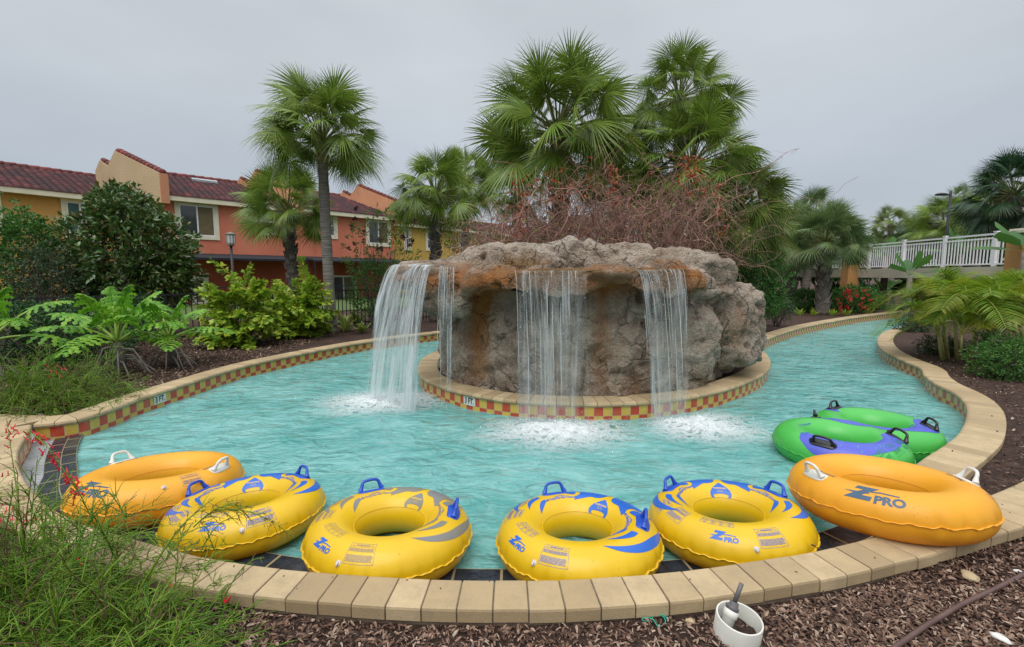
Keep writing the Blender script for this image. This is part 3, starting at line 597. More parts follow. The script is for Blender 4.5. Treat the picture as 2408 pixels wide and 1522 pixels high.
# foam where the water lands
m, nt, b, out = newmat('foam'); t = nd(nt, 'ShaderNodeTexCoord'); s = nd(nt, 'ShaderNodeSeparateXYZ', {0: t.outputs['UV']})
n = nd(nt, 'ShaderNodeTexNoise', {'Vector': t.outputs['Object'], 'Scale': 6.5, 'Detail': 8.0, 'Roughness': .68, 'Distortion': 1.6}); n2 = nd(nt, 'ShaderNodeTexNoise', {'Vector': t.outputs['Object'], 'Scale': 30.0, 'Detail': 4.0, 'Roughness': .7, 'Distortion': .8})
ab = math_(nt, 'ABSOLUTE', math_(nt, 'SUBTRACT', n.outputs['Fac'], .5)); lace = math_(nt, 'MAXIMUM', math_(nt, 'SUBTRACT', 1.0, math_(nt, 'MULTIPLY', ab, 9.0)), 0.0); v = math_(nt, 'ADD', math_(nt, 'MULTIPLY', n.outputs['Fac'], .9), math_(nt, 'MULTIPLY', n2.outputs['Fac'], .16)); v = math_(nt, 'SUBTRACT', v, math_(nt, 'MULTIPLY', s.outputs[0], .80)); v = math_(nt, 'ADD', v, math_(nt, 'MULTIPLY', lace, .30))
a = nd(nt, 'ShaderNodeMapRange', {'Value': v, 'From Min': -.02, 'From Max': .62}); al = math_(nt, 'MULTIPLY', a.outputs[0], math_(nt, 'SUBTRACT', 1.0, math_(nt, 'POWER', s.outputs[0], 5.0)))
b.inputs['Base Color'].default_value = (.86, .90, .91, 1); b.inputs['Roughness'].default_value = .6; bump(nt, b, v, .5, .04)
tr = nd(nt, 'ShaderNodeBsdfTransparent'); mx = nd(nt, 'ShaderNodeMixShader', {0: math_(nt, 'MULTIPLY', al, .80), 1: tr.outputs[0], 2: b.outputs[0]}); nt.links.new(mx.outputs[0], out.inputs[0])
FOAM = m
SPR = M('spray_drop', (.86, .90, .92), rough=.15)
def foam(c, rx, ry, rot, label, seed, hgt=.075, shift=(0, 0)):
    rx *= 1.32; ry *= 1.42
    V = []; uv = []; nr_, na_ = 30, 72; r = np.random.default_rng(seed); root = empty('splash_foam', (c[0], c[1], WZ)); tag(root, label, 'foam', 'foam where the falls land')
    for i in range(nr_+1):
        q = i/nr_
        for j in range(na_):
            th = 2*math.pi*j/na_; k = 1+.28*mnoise.noise(Vector((math.cos(th)*1.6, math.sin(th)*1.6, seed))); x = q*rx*k*math.cos(th)+shift[0]*q*q; y = q*ry*k*math.sin(th)+shift[1]*q*q
            X = x*math.cos(rot)-y*math.sin(rot); Y = x*math.sin(rot)+y*math.cos(rot)
            z = .016+hgt*math.exp(-(q/.38)**2)*(.6+.8*mnoise.fractal(Vector((X*9, Y*9, seed)), 1, 2, 4))+.008*mnoise.noise(Vector((X*14, Y*14, seed)))
            V.append((X, Y, z if q < 1 else .004)); uv.append((q, j/na_))
    F = np.array([(i*na_+j, i*na_+(j+1) % na_, (i+1)*na_+(j+1) % na_, (i+1)*na_+j) for i in range(nr_) for j in range(na_)])
    mesh_obj('foam_patch', V, F, FOAM, root, np.array(uv))
    sb = MB()
    for i in range(700):
        th = r.uniform(0, 6.28); q = abs(r.normal(0, .33)); x = q*rx*math.cos(th); y = q*ry*math.sin(th); X = x*math.cos(rot)-y*math.sin(rot); Y = x*math.sin(rot)+y*math.cos(rot)
        z = .02+abs(r.normal(0, .05))*max(.1, 1-q); s_ = r.uniform(.0018, .006); sb.tube([(X, Y, z-s_), (X, Y, z), (X+s_*.4, Y, z+s_)], [s_*.4, s_, s_*.4], 5, True)
    tag(sb.build('spray', SPR, root, True), kind='stuff')
foam(FALLS[0], .95, .62, .15, 'churned white foam under the leftmost streams', 11)
foam((FALLS[1][0]+.02, FALLS[1][1]-.10), .86, .52, .0, 'churned white foam under the wide middle curtain', 12)
foam((FALLS[2][0]+.12, FALLS[2][1]-.12), .74, .50, .15, 'churned white foam under the right hand curtain', 13, shift=(.25, -.1))

# ================================================================ inflatable tubes
def vinyl(name, c, c2, rough=.33):
    m, nt, b, out = newmat(name); col = mixc(nt, noisef(nt, 2.0, 3), c, c2); nt.links.new(col, b.inputs['Base Color']); b.inputs['Roughness'].default_value = rough
    b.inputs['Subsurface Weight'].default_value = .0; b.inputs['Coat Weight'].default_value = .12; b.inputs['Coat Roughness'].default_value = .3
    t = nd(nt, 'ShaderNodeTexCoord'); vo = nd(nt, 'ShaderNodeTexVoronoi', {'Vector': t.outputs['Object'], 'Scale': 60.0}); dr = nd(nt, 'ShaderNodeMapRange', {'Value': vo.outputs['Distance'], 'From Min': .16, 'From Max': .05, 'To Max': 1.0})
    sc_ = nd(nt, 'ShaderNodeSeparateColor', {0: vo.outputs['Color']}); ms = math_(nt, 'GREATER_THAN', sc_.outputs[0], .72); h = math_(nt, 'MULTIPLY', dr.outputs[0], ms); bump(nt, b, h, .7, .004)
    tl = nd(nt, 'ShaderNodeBsdfTranslucent', {'Color': col}); mx = nd(nt, 'ShaderNodeMixShader', {0: .22, 1: b.outputs[0], 2: tl.outputs[0]}); nt.links.new(mx.outputs[0], out.inputs[0]); return m
YEL = vinyl('yellow_vinyl', (.84, .55, .012), (.79, .50, .010)); ORA = vinyl('orange_vinyl', (.92, .455, .028), (.88, .41, .02), .42); GRN = vinyl('green_vinyl', (.10, .58, .10), (.08, .52, .09))
BLU = M('blue_print', (.018, .12, .50), (.014, .105, .46), 3, .35); FADE = M('faded_blue_print', (.17, .18, .20), (.21, .19, .13), 9, .4)
GBLU = M('violet_blue_print', (.08, .105, .55), (.07, .09, .50), 3, .35); INK = M('grey_ink', (.22, .19, .22), rough=.5); NAVY = M('navy_print', (.03, .075, .13), (.045, .10, .17), 8, .4); BINK = M('blue_ink', (.05, .12, .45), rough=.45)
GINK = M('green_ink', (.02, .25, .10), rough=.5); YPR = M('yellow_print', (.80, .50, .03), rough=.4)
BHAND = M('blue_plastic', (.012, .065, .42), (.016, .08, .47), 6, .32); WHAND = M('white_plastic', (.72, .72, .68), (.6, .6, .56), 6, .4); KHAND = M('black_plastic', (.012, .012, .014), rough=.3); CLEAR = M('valve_plastic', (.55, .50, .48), rough=.25)
class TubeShape:
    def __init__(s, R=.339, r=.149, sq=.94, pleat=.055, npl=30, seed=0, rf=None, Rf=None, zf=None):
        s.R, s.r, s.sq, s.pl, s.npl = R, r, sq, pleat, npl; g = np.random.default_rng(seed); s.ph = g.uniform(0, 6.28, 8); s.am = g.uniform(.3, 1, 8)
        s.rf = rf or (lambda a: 1.0); s.Rf = Rf or (lambda a: 1.0); s.zf = zf or (lambda a: 0.0)
    def wr(s, a, v):
        w = math.exp(-((v-math.pi/2)/.42)**2); b = s.npl; n = math.sin(b*a+s.ph[0]+1.5*math.sin(3*a+s.ph[1]))*.5+.5; k = .35+.65*abs(math.sin(2.5*a+s.ph[2])*math.sin(4*a+s.ph[3]))
        wi = math.exp(-((v+math.pi/2)/.30)**2)
        return 1-s.pl*w*n**3*k-.004*wi*(.5+.5*math.sin(17*a+math.sin(5*a)))
    def P(s, a, v, off=0.0):
        """a: angle round the ring (0 = forward mark), v: angle round the section (0 top, + outward)"""
        rr = s.r*s.rf(a)*s.wr(a, v)+off; R_ = s.R*s.Rf(a)
        d = R_+rr*math.sin(v); return np.array([d*math.cos(a), d*math.sin(a), rr*math.cos(v)*s.sq+s.zf(a)])
    def frame(s, a, v):
        e = 1e-3; p = s.P(a, v); ta = s.P(a+e, v)-s.P(a-e, v); tv = s.P(a, v+e)-s.P(a, v-e); ta /= np.linalg.norm(ta); tv /= np.linalg.norm(tv); n = np.cross(tv, ta); n /= np.linalg.norm(n)
        if n@np.array([math.sin(v)*math.cos(a), math.sin(v)*math.sin(a), math.cos(v)]) < 0: n = -n
        return p, ta, tv, n
    def body(s, na=384, nv=64):
        A_ = np.linspace(0, 2*math.pi, na, endpoint=False); V_ = np.linspace(0, 2*math.pi, nv, endpoint=False)
        V = [s.P(a, v if v <= math.pi else v-2*math.pi) for a in A_ for v in V_]
        F = np.array([(i*nv+j, i*nv+(j+1) % nv, ((i+1) % na)*nv+(j+1) % nv, ((i+1) % na)*nv+j) for i in range(na) for j in range(nv)])
        return np.array(V), F
    def seam(s, v0, wdt, wave, freq, na=512):
        V = []; 
        for i in range(na):
            a = 2*math.pi*i/na; vv = v0+(wave/s.r)*math.sin(freq*a+1.3*math.sin(5*a))*.6+(wave/s.r)*.4*math.sin(freq*2.3*a)
            V += [s.P(a, vv-.012, -.003), s.P(a, vv-.004, wdt), s.P(a, vv+.006, wdt), s.P(a, vv+.014, -.003)]
        F = np.array([(i*4+j, i*4+j+1, ((i+1) % na)*4+j+1, ((i+1) % na)*4+j) for i in range(na) for j in range(3)]); return V, F
def densify(V, F, thr):
    bm = bmesh.new(); vs_ = [bm.verts.new((v[0], v[1], 0)) for v in V]
    for f in F:
        try: bm.faces.new([vs_[i] for i in f])
        except ValueError: pass
    bmesh.ops.triangulate(bm, faces=bm.faces[:])
    for _ in range(6):
        es = [e for e in bm.edges if e.calc_length() > thr]
        if not es: break
        bmesh.ops.subdivide_edges(bm, edges=es, cuts=1); bmesh.ops.triangulate(bm, faces=[f for f in bm.faces if len(f.verts) > 3])
    bm.verts.index_update(); Vn = np.array([tuple(v.co) for v in bm.verts]); Fn = [tuple(v.index for v in f.verts) for f in bm.faces]; bm.free(); return Vn, Fn
def bez(P, n=10):
    """closed outline through points, smooth; points given twice are corners"""
    out = []; k = len(P); P = [np.array(p, float) for p in P]
    i = 0; segs = []
    for i in range(k):
        a, b_ = P[i], P[(i+1) % k]
        if np.allclose(a, b_): continue
        pa = P[(i-1) % k]; nb = P[(i+2) % k]; c0 = np.allclose(pa, a); c1 = np.allclose(nb, b_)
        ta = (b_-a)*.5 if c0 else (b_-pa)*.5; tb = (b_-a)*.5 if c1 else (nb-a)*.5
        for t in np.linspace(0, 1, n, endpoint=False):
            h00 = 2*t**3-3*t*t+1; h10 = t**3-2*t*t+t; h01 = -2*t**3+3*t*t; h11 = t**3-t*t; out.append(h00*a+h10*ta+h01*b_+h11*tb)
    return out
def tess(outline):
    V = [Vector((p[0], p[1], 0)) for p in outline]; return [(p[0], p[1]) for p in outline], [tuple(t) for t in tessellate_polygon([V])]
class Prints:
    """collects flat artwork in centimetre space (x along the ring, y over the section) and wraps it on the tube"""
    def __init__(s, T): s.T = T; s.L = {}; s.k = 0
    def key(s, key): s.k += 1; return (key, 0 if key == 'inlay' else s.k)
    def build(s, root, names):
        for (k, _), mb in s.L.items(): mb.build(names[k][0], names[k][1], root, True)
    def put(s, key, V, F, a0, v0, rot=0.0, flip=1, vdir=None, thr=.018, off=.0014):
        vdir = vdir if vdir is not None else -flip; V, F = densify(V, F, thr); c, sn = math.cos(rot), math.sin(rot); out = []
        Rr = s.T.R+s.T.r*math.sin(v0)
        for x, y, _ in V:
            X = (x*c-y*sn)*flip; Y = (x*sn+y*c)*vdir; out.append(s.T.P(a0+X/Rr, v0+Y/s.T.r, off))
        s.L.setdefault(s.key(key), MB()).add(out, F)
    def deg(s, key, pts, thr=3.0, corner=True, off=.0014, mirror=1, dv=0):
        """outline given in degrees (a, v)"""
        o = bez(pts); V, F = tess(o); V = [(x*mirror, y) for x, y in V]; V, F = densify(V, F, thr); s.L.setdefault(s.key(key), MB()).add([s.T.P(R(x*.90), R(y+dv), off) for x, y, _ in V], F)
def rect(x0, y0, x1, y1): return [(x0, y0), (x1, y0), (x1, y1), (x0, y1)], [(0, 1, 2, 3)]
def frame_rect(w, h, t=.0016):
    V = []; F = []
    for x0, y0, x1, y1 in ((-w/2, -h/2, w/2, -h/2+t), (-w/2, h/2-t, w/2, h/2), (-w/2, -h/2, -w/2+t, h/2), (w/2-t, -h/2, w/2, h/2)):
        b = len(V); V += [(x0, y0), (x1, y0), (x1, y1), (x0, y1)]; F.append((b, b+1, b+2, b+3))
    return V, F
def ring2(cx, cy, r, t, n=20):
    V = []; F = []
    for i in range(n):
        a = 2*math.pi*i/n; V += [(cx+r*math.cos(a), cy+r*math.sin(a)), (cx+(r-t)*math.cos(a), cy+(r-t)*math.sin(a))]
    return V, [(2*i, 2*((i+1) % n), 2*((i+1) % n)+1, 2*i+1) for i in range(n)]
def merge(*vf):
    V = []; F = []
    for v, f in vf: b = len(V); V += [(p[0], p[1]) for p in v]; F += [tuple(i+b for i in q) for q in f]
    return V, F
def line2(p, q, t): 
    p = np.array(p); q = np.array(q); d = (q-p)/np.linalg.norm(q-p); n = np.array([-d[1], d[0]])*t/2; return [tuple(p-n), tuple(q-n), tuple(q+n), tuple(p+n)], [(0, 1, 2, 3)]
_tc = {}
def T2(s, size, **k):
    key = (s, size, tuple(sorted(k.items())))
    if key not in _tc: V, F = text_mesh(s, size, **k); _tc[key] = ([(v[0], v[1]) for v in V], F)
    return _tc[key]
def shiftm(vf, dx, dy): return [(x+dx, y+dy) for x, y in vf[0]], vf[1]
def logo(k=1.0):
    """slanted letter with a swoosh and the small word"""
    V, F = T2('Z', .074*k, bold=.0055*k, shear=.25); V = [(x*1.12, y) for x, y in V]; sw = tess([(x*k, y*k) for x, y in [(.030, .014), (.060, .018), (.108, .011), (.107, .006), (.060, .011), (.028, .008)]])
    bars = [shiftm(tess([(x*k, y*k) for x, y in [(-.046, -.002), (.018, .006), (.030, .001), (-.02, -.006)]]), 0, 0)]; sw = merge(sw, *bars)
    cut = merge((V, F), sw); w = shiftm(T2('PRO', .042*k, bold=.0020*k, shear=.12, space=.98), .078*k, -.018*k); return merge(cut, w)
def warning(w, h, head, seed=0):
    r = np.random.default_rng(seed); p = [frame_rect(w, h), line2((-w/2, h/2-.024), (w/2, h/2-.024), .0012), shiftm(T2(head, .0125, bold=.0005), 0, h/2-.013)]
    for sx in (-1, 1):
        x = sx*w*.37; y = h/2-.013; p += [line2((x-.006, y-.006), (x+.006, y-.006), .0012), line2((x-.006, y-.006), (x, y+.006), .0012), line2((x+.006, y-.006), (x, y+.006), .0012)]
    y = h/2-.033
    while y > -h/2+.014:
        if abs(y) > .008: 
            x = -w/2+.006; xe = w/2-.006-(r.uniform(.02, w*.5) if r.random() < .18 else r.uniform(0, .008))
            while x < xe: l = min(xe-x, r.uniform(.006, .022)); p.append(line2((x, y), (x+l, y), .0026)); x += l+.0022
        y -= .0052
    return merge(*p)
def pictos():
    w, h = .175, .058; p = [frame_rect(w, h, .0018)]
    for i in range(4):
        x = -w/2+.024+i*.0425; p += [ring2(x, .006, .0185, .0016)]
        if i: p += [line2((x-.013, .019), (x+.013, -.007), .0015), line2((x-.005, -.006), (x+.002, .005), .003), line2((x+.002, .005), (x+.007, .012), .0035), line2((x+.001, .004), (x-.007, .008), .002), line2((x+.002, .003), (x+.009, -.003), .0022)]
        else: p += [line2((x-.013, .002), (x+.012, .005), .003), line2((x-.004, .008), (x+.004, .008), .004)]
        p.append(shiftm(T2('YES' if i == 0 else 'NO', .0085, bold=.0003), x, -.021))
    return merge(*p)
def handle(T, a, v, mat, parent, L=.150, H=.062, name='handle', loc=None):
    """moulded grip on an oval base plate"""
    p, ta, tv, n = T.frame(a, v); mb = MB(); V = []; F = []; na_ = 28
    for ring_i, (sc_, o) in enumerate(((1.0, -.001), (1.0, .0035), (.93, .006), (.0, .006))):
        for i in range(na_):
            th = 2*math.pi*i/na_; x = abs(math.cos(th))**.5*math.copysign(1, math.cos(th))*L*.58*sc_; y = abs(math.sin(th))**.5*math.copysign(1, math.sin(th))*.040*sc_
            Rr = T.R+T.r*math.sin(v); V.append(T.P(a+x/Rr, v+y/T.r, o))
    F = [(k*na_+i, k*na_+(i+1) % na_, (k+1)*na_+(i+1) % na_, (k+1)*na_+i) for k in range(3) for i in range(na_)]
    mb.add(V, F)
    ctrl = [(-.50, -.01), (-.46, .12), (-.405, .42), (-.36, .75), (-.28, .95), (-.17, 1.02), (-.06, 1.04), (.06, 1.04), (.17, 1.02), (.28, .95), (.36, .75), (.405, .42), (.46, .12), (.50, -.01)]
    C, sN = smooth_path(ctrl, .022); pth = []; rad = []
    for x, y in C:
        pth.append(p+ta*x*L+n*(y*H+.004)); hgt = max(0, min(1, y)); rr = .0095+.009*(1-hgt)**2.2
        if hgt > .96: rr *= 1+.10*math.sin(x*L*1500)
        rad.append(rr)
    mb.tube(pth, rad, 12)
    # webs that flare the legs into the plate
    return mb.build(name, mat, parent, True)
def valve(T, a, v, parent):
    p, ta, tv, n = T.frame(a, v); mb = MB(); mb.tube([p-n*.002, p+n*.002, p+n*.003], [.016, .015, .009], 16); mb.tube([p, p+n*.006, p+n*.011+tv*.006, p+n*.010+tv*.018], [.007, .0075, .006, .0045], 10); return mb.build('valve', CLEAR, parent, True)
def make_yellow(faded=False):
    T = TubeShape(seed=3); root = empty('inflatable_tube')
    V, F = T.body(); mesh_obj('ring', V, F, YEL, root); V, F = T.seam(math.pi/2, .010, .0065, 27); mesh_obj('seam', V, F, YEL, root); V, F = T.seam(-math.pi/2+.55, .0035, .0004, 9); mesh_obj('inner_seam', V, F, YEL, root)
    Pr = Prints(T)
    for sg in (1, -1):
        Pr.deg('wave', [(3, 78), (3, 78), (3.5, 40), (6, 17), (13, 8), (22, 8), (32, 0), (45, -7), (45, -7), (43, 6), (43, 6), (38, 14), (37, 28), (42, 38), (42, 56), (34, 80), (34, 80), (20, 84)], mirror=sg, dv=-20)
        Pr.deg('wave', [(43, 14), (46, 10), (52, 14), (55, 20), (53, 46), (50, 66), (50, 66), (46, 44), (42, 24)], mirror=sg, dv=-16)
        Pr.deg('wave', [(52, 2), (52, 2), (62, 6), (76, 3), (76, 3), (64, 9)], mirror=sg, dv=-16)
        Pr.deg('wave', [(88, 2), (88, 2), (97, -2), (107, -14), (117, -30), (117, -30), (104, -22), (90, -9), (90, -9)], mirror=sg, dv=-12)
        Pr.deg('wave', [(90, 25), (90, 25), (100, 24), (114, 12), (126, -4), (126, -4), (108, 6), (91, 11), (91, 11)], mirror=sg, dv=-10)
        Pr.deg('wave', [(56, 74), (56, 74), (70, 60), (84, 48), (102, 40), (118, 30), (136, 16), (136, 16), (124, 38), (108, 55), (90, 66), (70, 74)], mirror=sg, dv=-8)
    Pr.deg('wave', [(0, 10), (0, 10), (6, -1), (13, -12), (19, -26), (18, -38), (12, -40), (12, -40), (14, -32), (9, -29), (0, -28), (-9, -29), (-14, -32), (-12, -40), (-12, -40), (-18, -38), (-19, -26), (-13, -12), (-6, -1)], dv=-20)
    Pr.put('inlay', *T2('FORWARD', .017, bold=.0004), 0, R(-32), flip=-1, vdir=1, off=.0026)
    Pr.put('inlay', *T2('Delantero', .0085), 0, R(-38), flip=-1, vdir=1, off=.0026); Pr.put('inlay', *T2("Vers l'avant", .0085), 0, R(-42), flip=-1, vdir=1, off=.0026)
    Pr.put('side_word', *T2('Left·Izquierda·Gauche', .029, bold=.0009), R(58), R(-16), flip=-1, vdir=1); Pr.put('side_word', *T2('Right·Derecha·Droite', .029, bold=.0009), R(-58), R(-16), flip=-1, vdir=1)
    Pr.put('logo', *logo(.92), R(162), R(40)); Pr.put('ink', *warning(.150, .115, 'ADVERTENCIA'), R(-160), R(36)); Pr.put('ink', *pictos(), R(160), R(2), rot=.03)
    Pr.put('ink', *warning(.120, .115, 'ATTENTION', 2), R(124), R(20), rot=-.1); Pr.put('ink', *warning(.120, .11, 'WARNING', 3), R(101), R(30), rot=-.1)
    Pr.build(root, dict(wave=('wave_print', FADE if faded else BLU), inlay=('forward_lettering', YPR), side_word=('side_lettering', INK if faded else BINK), logo=('logo_print', BLU), ink=('warning_print', INK if faded else BINK)))
    handle(T, R(60), R(17), BHAND, root); handle(T, R(-60), R(17), BHAND, root); valve(T, R(-173), R(60), root)
    return root
def set_tube(o, x, y, z, az, tx=0, ty=0):
    """az: world direction of the forward mark; tilt the ring down towards tdir"""
    Mx = Matrix.Rotation(ty, 4, 'Y')@Matrix.Rotation(tx, 4, 'X')@Matrix.Rotation(az, 4, 'Z'); o.matrix_world = Matrix.Translation((x, y, z))@Mx
G_Y = 'yellow and blue tubes lined up along the near edge'
y5 = make_yellow(); set_tube(y5, 1.395, 2.831, -.088, R(76), -.072, -.04); tag(y5, 'yellow tube with bright blue waves touching the right orange tube', 'pool tube', G_Y)
y4 = copy_tree(y5); set_tube(y4, .398, 2.641, -.088, R(46), -.071, -.026); tag(y4, 'yellow tube with bright blue waves below the middle curtain of water', 'pool tube', G_Y)
y3 = make_yellow(True); set_tube(y3, -.740, 2.657, -.066, R(64), -.06, .023); tag(y3, 'yellow tube whose blue wave print has faded to grey', 'pool tube', G_Y)
y2 = copy_tree(y5); set_tube(y2, -1.796, 2.982, -.105, R(110), -.075, -.05); tag(y2, 'yellow tube with bright blue waves behind the twigs, beside the left orange tube', 'pool tube', G_Y)

def make_orange(near):
    def w(a, c, s): d = (a-c+math.pi) % (2*math.pi)-math.pi; return math.exp(-(d/s)**2)
    T = TubeShape(.382, .148, 0.98, .06, 22, 7, rf=lambda a: 1+.07*w(a, math.pi, .9)-.04*w(a, 0, .8), Rf=lambda a: 1+.07*w(a, math.pi, .7)+.02*w(a, 0, .6), zf=lambda a: .006*w(a, math.pi, .9))
    root = empty('inflatable_tube'); V, F = T.body(); mesh_obj('ring', V, F, ORA, root); V, F = T.seam(math.pi/2, .009, .006, 21); mesh_obj('seam', V, F, ORA, root); V, F = T.seam(-math.pi/2+.35, .003, .0003, 9); mesh_obj('inner_seam', V, F, ORA, root)
    Pr = Prints(T)
    if near:
        Pr.put('words', *T2('BACK REST', .034, bold=.0006, space=1.1), R(176), R(24), flip=-1, vdir=1); Pr.put('words', *T2('FORWARD', .026, bold=.0005, space=1.1), R(-40), R(-34), flip=-1, vdir=1)
        Pr.put('mark', *merge(line2((-.06, .035), (-.01, -.03), .004), line2((-.01, -.03), (.10, .03), .003)), R(-40), R(-14), flip=1); Pr.put('logo', *logo(1.7), R(-44), R(36)); Pr.put('ink', *warning(.13, .12, 'WARNING', 5), R(60), R(60))
    else:
        Pr.put('mark', *merge(line2((-.09, -.02), (.0, -.035), .003), line2((0, -.035), (.09, -.02), .003), line2((-.09, -.02), (-.10, .02), .003), line2((.09, -.02), (.10, .02), .003)), 0, R(8), flip=1); Pr.put('words', *T2('FORWARD', .026, bold=.0005), 0, R(18), flip=-1, vdir=1)
        Pr.put('logo', *logo(1.7), R(168), R(30)); Pr.put('ink', *warning(.12, .11, 'WARNING', 5), R(-112), R(28))
    Pr.put('words', *T2('RIGHT HAND', .028, bold=.0006, space=1.1), R(-82), R(2), flip=-1, vdir=1); Pr.put('words', *T2('LEFT HAND', .028, bold=.0006, space=1.1), R(82), R(2), flip=-1, vdir=1)
    Pr.build(root, dict(words=('side_lettering', NAVY), mark=('arrow_print', NAVY), logo=('logo_print', NAVY), ink=('warning_print', INK)))
    handle(T, R(82), R(24), WHAND, root, .150, .070); handle(T, R(-82), R(24), WHAND, root, .150, .070); valve(T, R(-132) if not near else R(95), R(40 if not near else 60), root); return root
G_O = 'orange tubes at both ends of the row'
o1 = make_orange(True); set_tube(o1, 2.41, 2.86, .080, R(-98), -.135, .0); tag(o1, 'big orange tube resting on the pavers at the right end of the row', 'pool tube', G_O)
o2 = make_orange(False); set_tube(o2, -2.64, 3.34, -.075, R(80), -.10, .0); tag(o2, 'big orange tube on the shallow ledge at the left end of the row', 'pool tube', G_O)
# green two-seat tube
def make_green():
    """figure of eight: two rings blended; built as one welded skin from a height field of the pair"""
    root = empty('double_tube'); D = .31; Ro, rr = .30, .152
    N = 150; Lx, Ly = .90, .54
    def dist_axis(x, y):
        # distance to the figure-eight centre line: union of two ring lines, with a shared straight bar between the seats
        d = 1e9
        for sx in (-1, 1):
            dx = (x-sx*D); k = math.hypot(dx*.97, y); d = min(d, abs(k-Ro*(1.06 if sx*dx > 0 else 1.0)))
        return d
    # marching along an outer outline and two inner holes, section by section
    def outline(a):   # outer silhouette of the eight
        best = 0
        for r_ in np.linspace(.30, 1.05, 151):
            x, y = r_*math.cos(a), r_*math.sin(a)
            if dist_axis(x, y) <= rr or min(math.hypot(x-D, y), math.hypot(x+D, y)) < Ro: best = r_
        return best
    bm = bmesh.new()
    for sx in (-1, 1):
        na_, nv_ = 96, 28; vv = []
        for i in range(na_):
            a = 2*math.pi*i/na_
            for j in range(nv_):
                v = 2*math.pi*j/nv_; wr_ = 1-.030*math.exp(-((v-math.pi/2)/.4)**2)*(.5+.5*math.sin(30*a))**3; r2 = rr*wr_; R2 = Ro*(1.08 if sx*math.cos(a) > 0 else 1.0+.08*(1-abs(math.cos(a))))
                vv.append(bm.verts.new((sx*D+(R2+r2*math.sin(v))*math.cos(a), (R2+r2*math.sin(v))*math.sin(a), r2*.92*math.cos(v))))
        for i in range(na_):
            for j in range(nv_): bm.faces.new((vv[i*nv_+j], vv[i*nv_+(j+1) % nv_], vv[((i+1) % na_)*nv_+(j+1) % nv_], vv[((i+1) % na_)*nv_+j]))
    me = bpy.data.meshes.new('t'); bm.to_mesh(me); bm.free(); to = bpy.data.objects.new('t', me); COL.objects.link(to)
    md = to.modifiers.new('r', 'REMESH'); md.mode = 'VOXEL'; md.voxel_size = .012; s2 = to.modifiers.new('s', 'SMOOTH'); s2.iterations = 22; s2.factor = .55
    dg = bpy.context.evaluated_depsgraph_get(); me2 = bpy.data.meshes.new_from_object(to.evaluated_get(dg)); bpy.data.objects.remove(to)
    me2.polygons.foreach_set('use_smooth', np.ones(len(me2.polygons), bool)); me2.materials.append(GRN); ob = bpy.data.objects.new('ring', me2); COL.objects.link(ob); ob.parent = root
    from mathutils.bvhtree import BVHTree
    bv = BVHTree.FromPolygons([v.co[:] for v in me2.vertices], [p.vertices[:] for p in me2.polygons])
    def top(x, y, off=.002):
        h = bv.ray_cast(Vector((x, y, 1)), Vector((0, 0, -1)))
        if h[0] is None: return None
        return h[0]+h[1]*off, h[1]
    def decal(name, mat, VFs, parent=root, off=.002):
        mb = MB()
        for V, F in VFs:
            V, F = densify(V, F, .018); T_ = [top(x*.88, y*.95, off) for x, y, _ in V]; keep = [f for f in F if all(T_[i] is not None for i in f)]
            if keep: mb.add([tuple(t[0]) if t else (0, 0, 0) for t in T_], keep)
        return mb.build(name, mat, parent, True)
    # outer seam
    mb = MB(); na_ = 360; pts = []
    for i in range(na_):
        a = 2*math.pi*i/na_; c = Vector((math.cos(a), math.sin(a), 0)); h = bv.ray_cast(Vector((0, 0, 0))+c*1.5, -c); p = h[0] if h[0] else c*.5; pts.append((p+c*.004+Vector((0, 0, .005*math.sin(62*a)))))
    pts.append(pts[0]); mb.tube(pts, .0045, 5, False); mb.build('seam', GRN, root, True)
    B1 = bez([(-.80, .12), (-.88, -.02), (-.82, -.20), (-.66, -.35), (-.42, -.42), (-.22, -.39), (-.06, -.41), (-.06, -.30), (-.14, -.22), (-.26, -.27), (-.44, -.26), (-.60, -.18), (-.68, -.04), (-.70, .10)])
    B2 = bez([(-.16, .44), (-.16, .44), (-.04, .40), (.0, .28), (.02, .12), (.10, .05), (.10, .05), (.10, -.04), (.04, -.09), (-.03, -.06), (-.07, .06), (-.10, .22), (-.16, .36)])
    B3 = bez([(.30, .28), (.42, .33), (.60, .28), (.68, .20), (.68, .20), (.78, .26), (.70, .38), (.50, .44), (.34, .42), (.26, .36)])
    B4 = bez([(.02, -.06), (.14, -.16), (.28, -.24), (.46, -.26), (.62, -.20), (.72, -.26), (.62, -.37), (.44, -.43), (.30, -.39), (.14, -.29), (.02, -.18)])
    decal('wave_print', GBLU, [tess(B) for B in (B1, B2, B3, B4)])
    r = np.random.default_rng(4); dsh = []
    for i in range(46):
        c_ = [(-.72, -.16), (-.5, -.34), (-.05, .2), (.0, -.0), (-.25, -.33), (.4, -.33), (.5, .38)][i % 7]; x = c_[0]+r.normal(0, .05); y = c_[1]+r.normal(0, .045); a = r.uniform(-.4, .8); l = r.uniform(.012, .035); dsh.append(line2((x, y), (x+l*math.cos(a), y+l*math.sin(a)), .004))
    decal('dash_print', GRN, dsh, off=.0034)
    decal('warning_print', GINK, [shiftm(warning(.13, .10, 'WARNING', 8), x, -.40) for x in (-.60, -.42, -.24)], off=.0042)
    decal('side_lettering', BINK, [shiftm(T2('Left·Izquierda·Gauche', .024, bold=.0005), -.42, .26), shiftm(T2('Right·Derecha·Droite', .024, bold=.0005), .38, -.24), shiftm(logo(.6), -.74, .12)], off=.003)
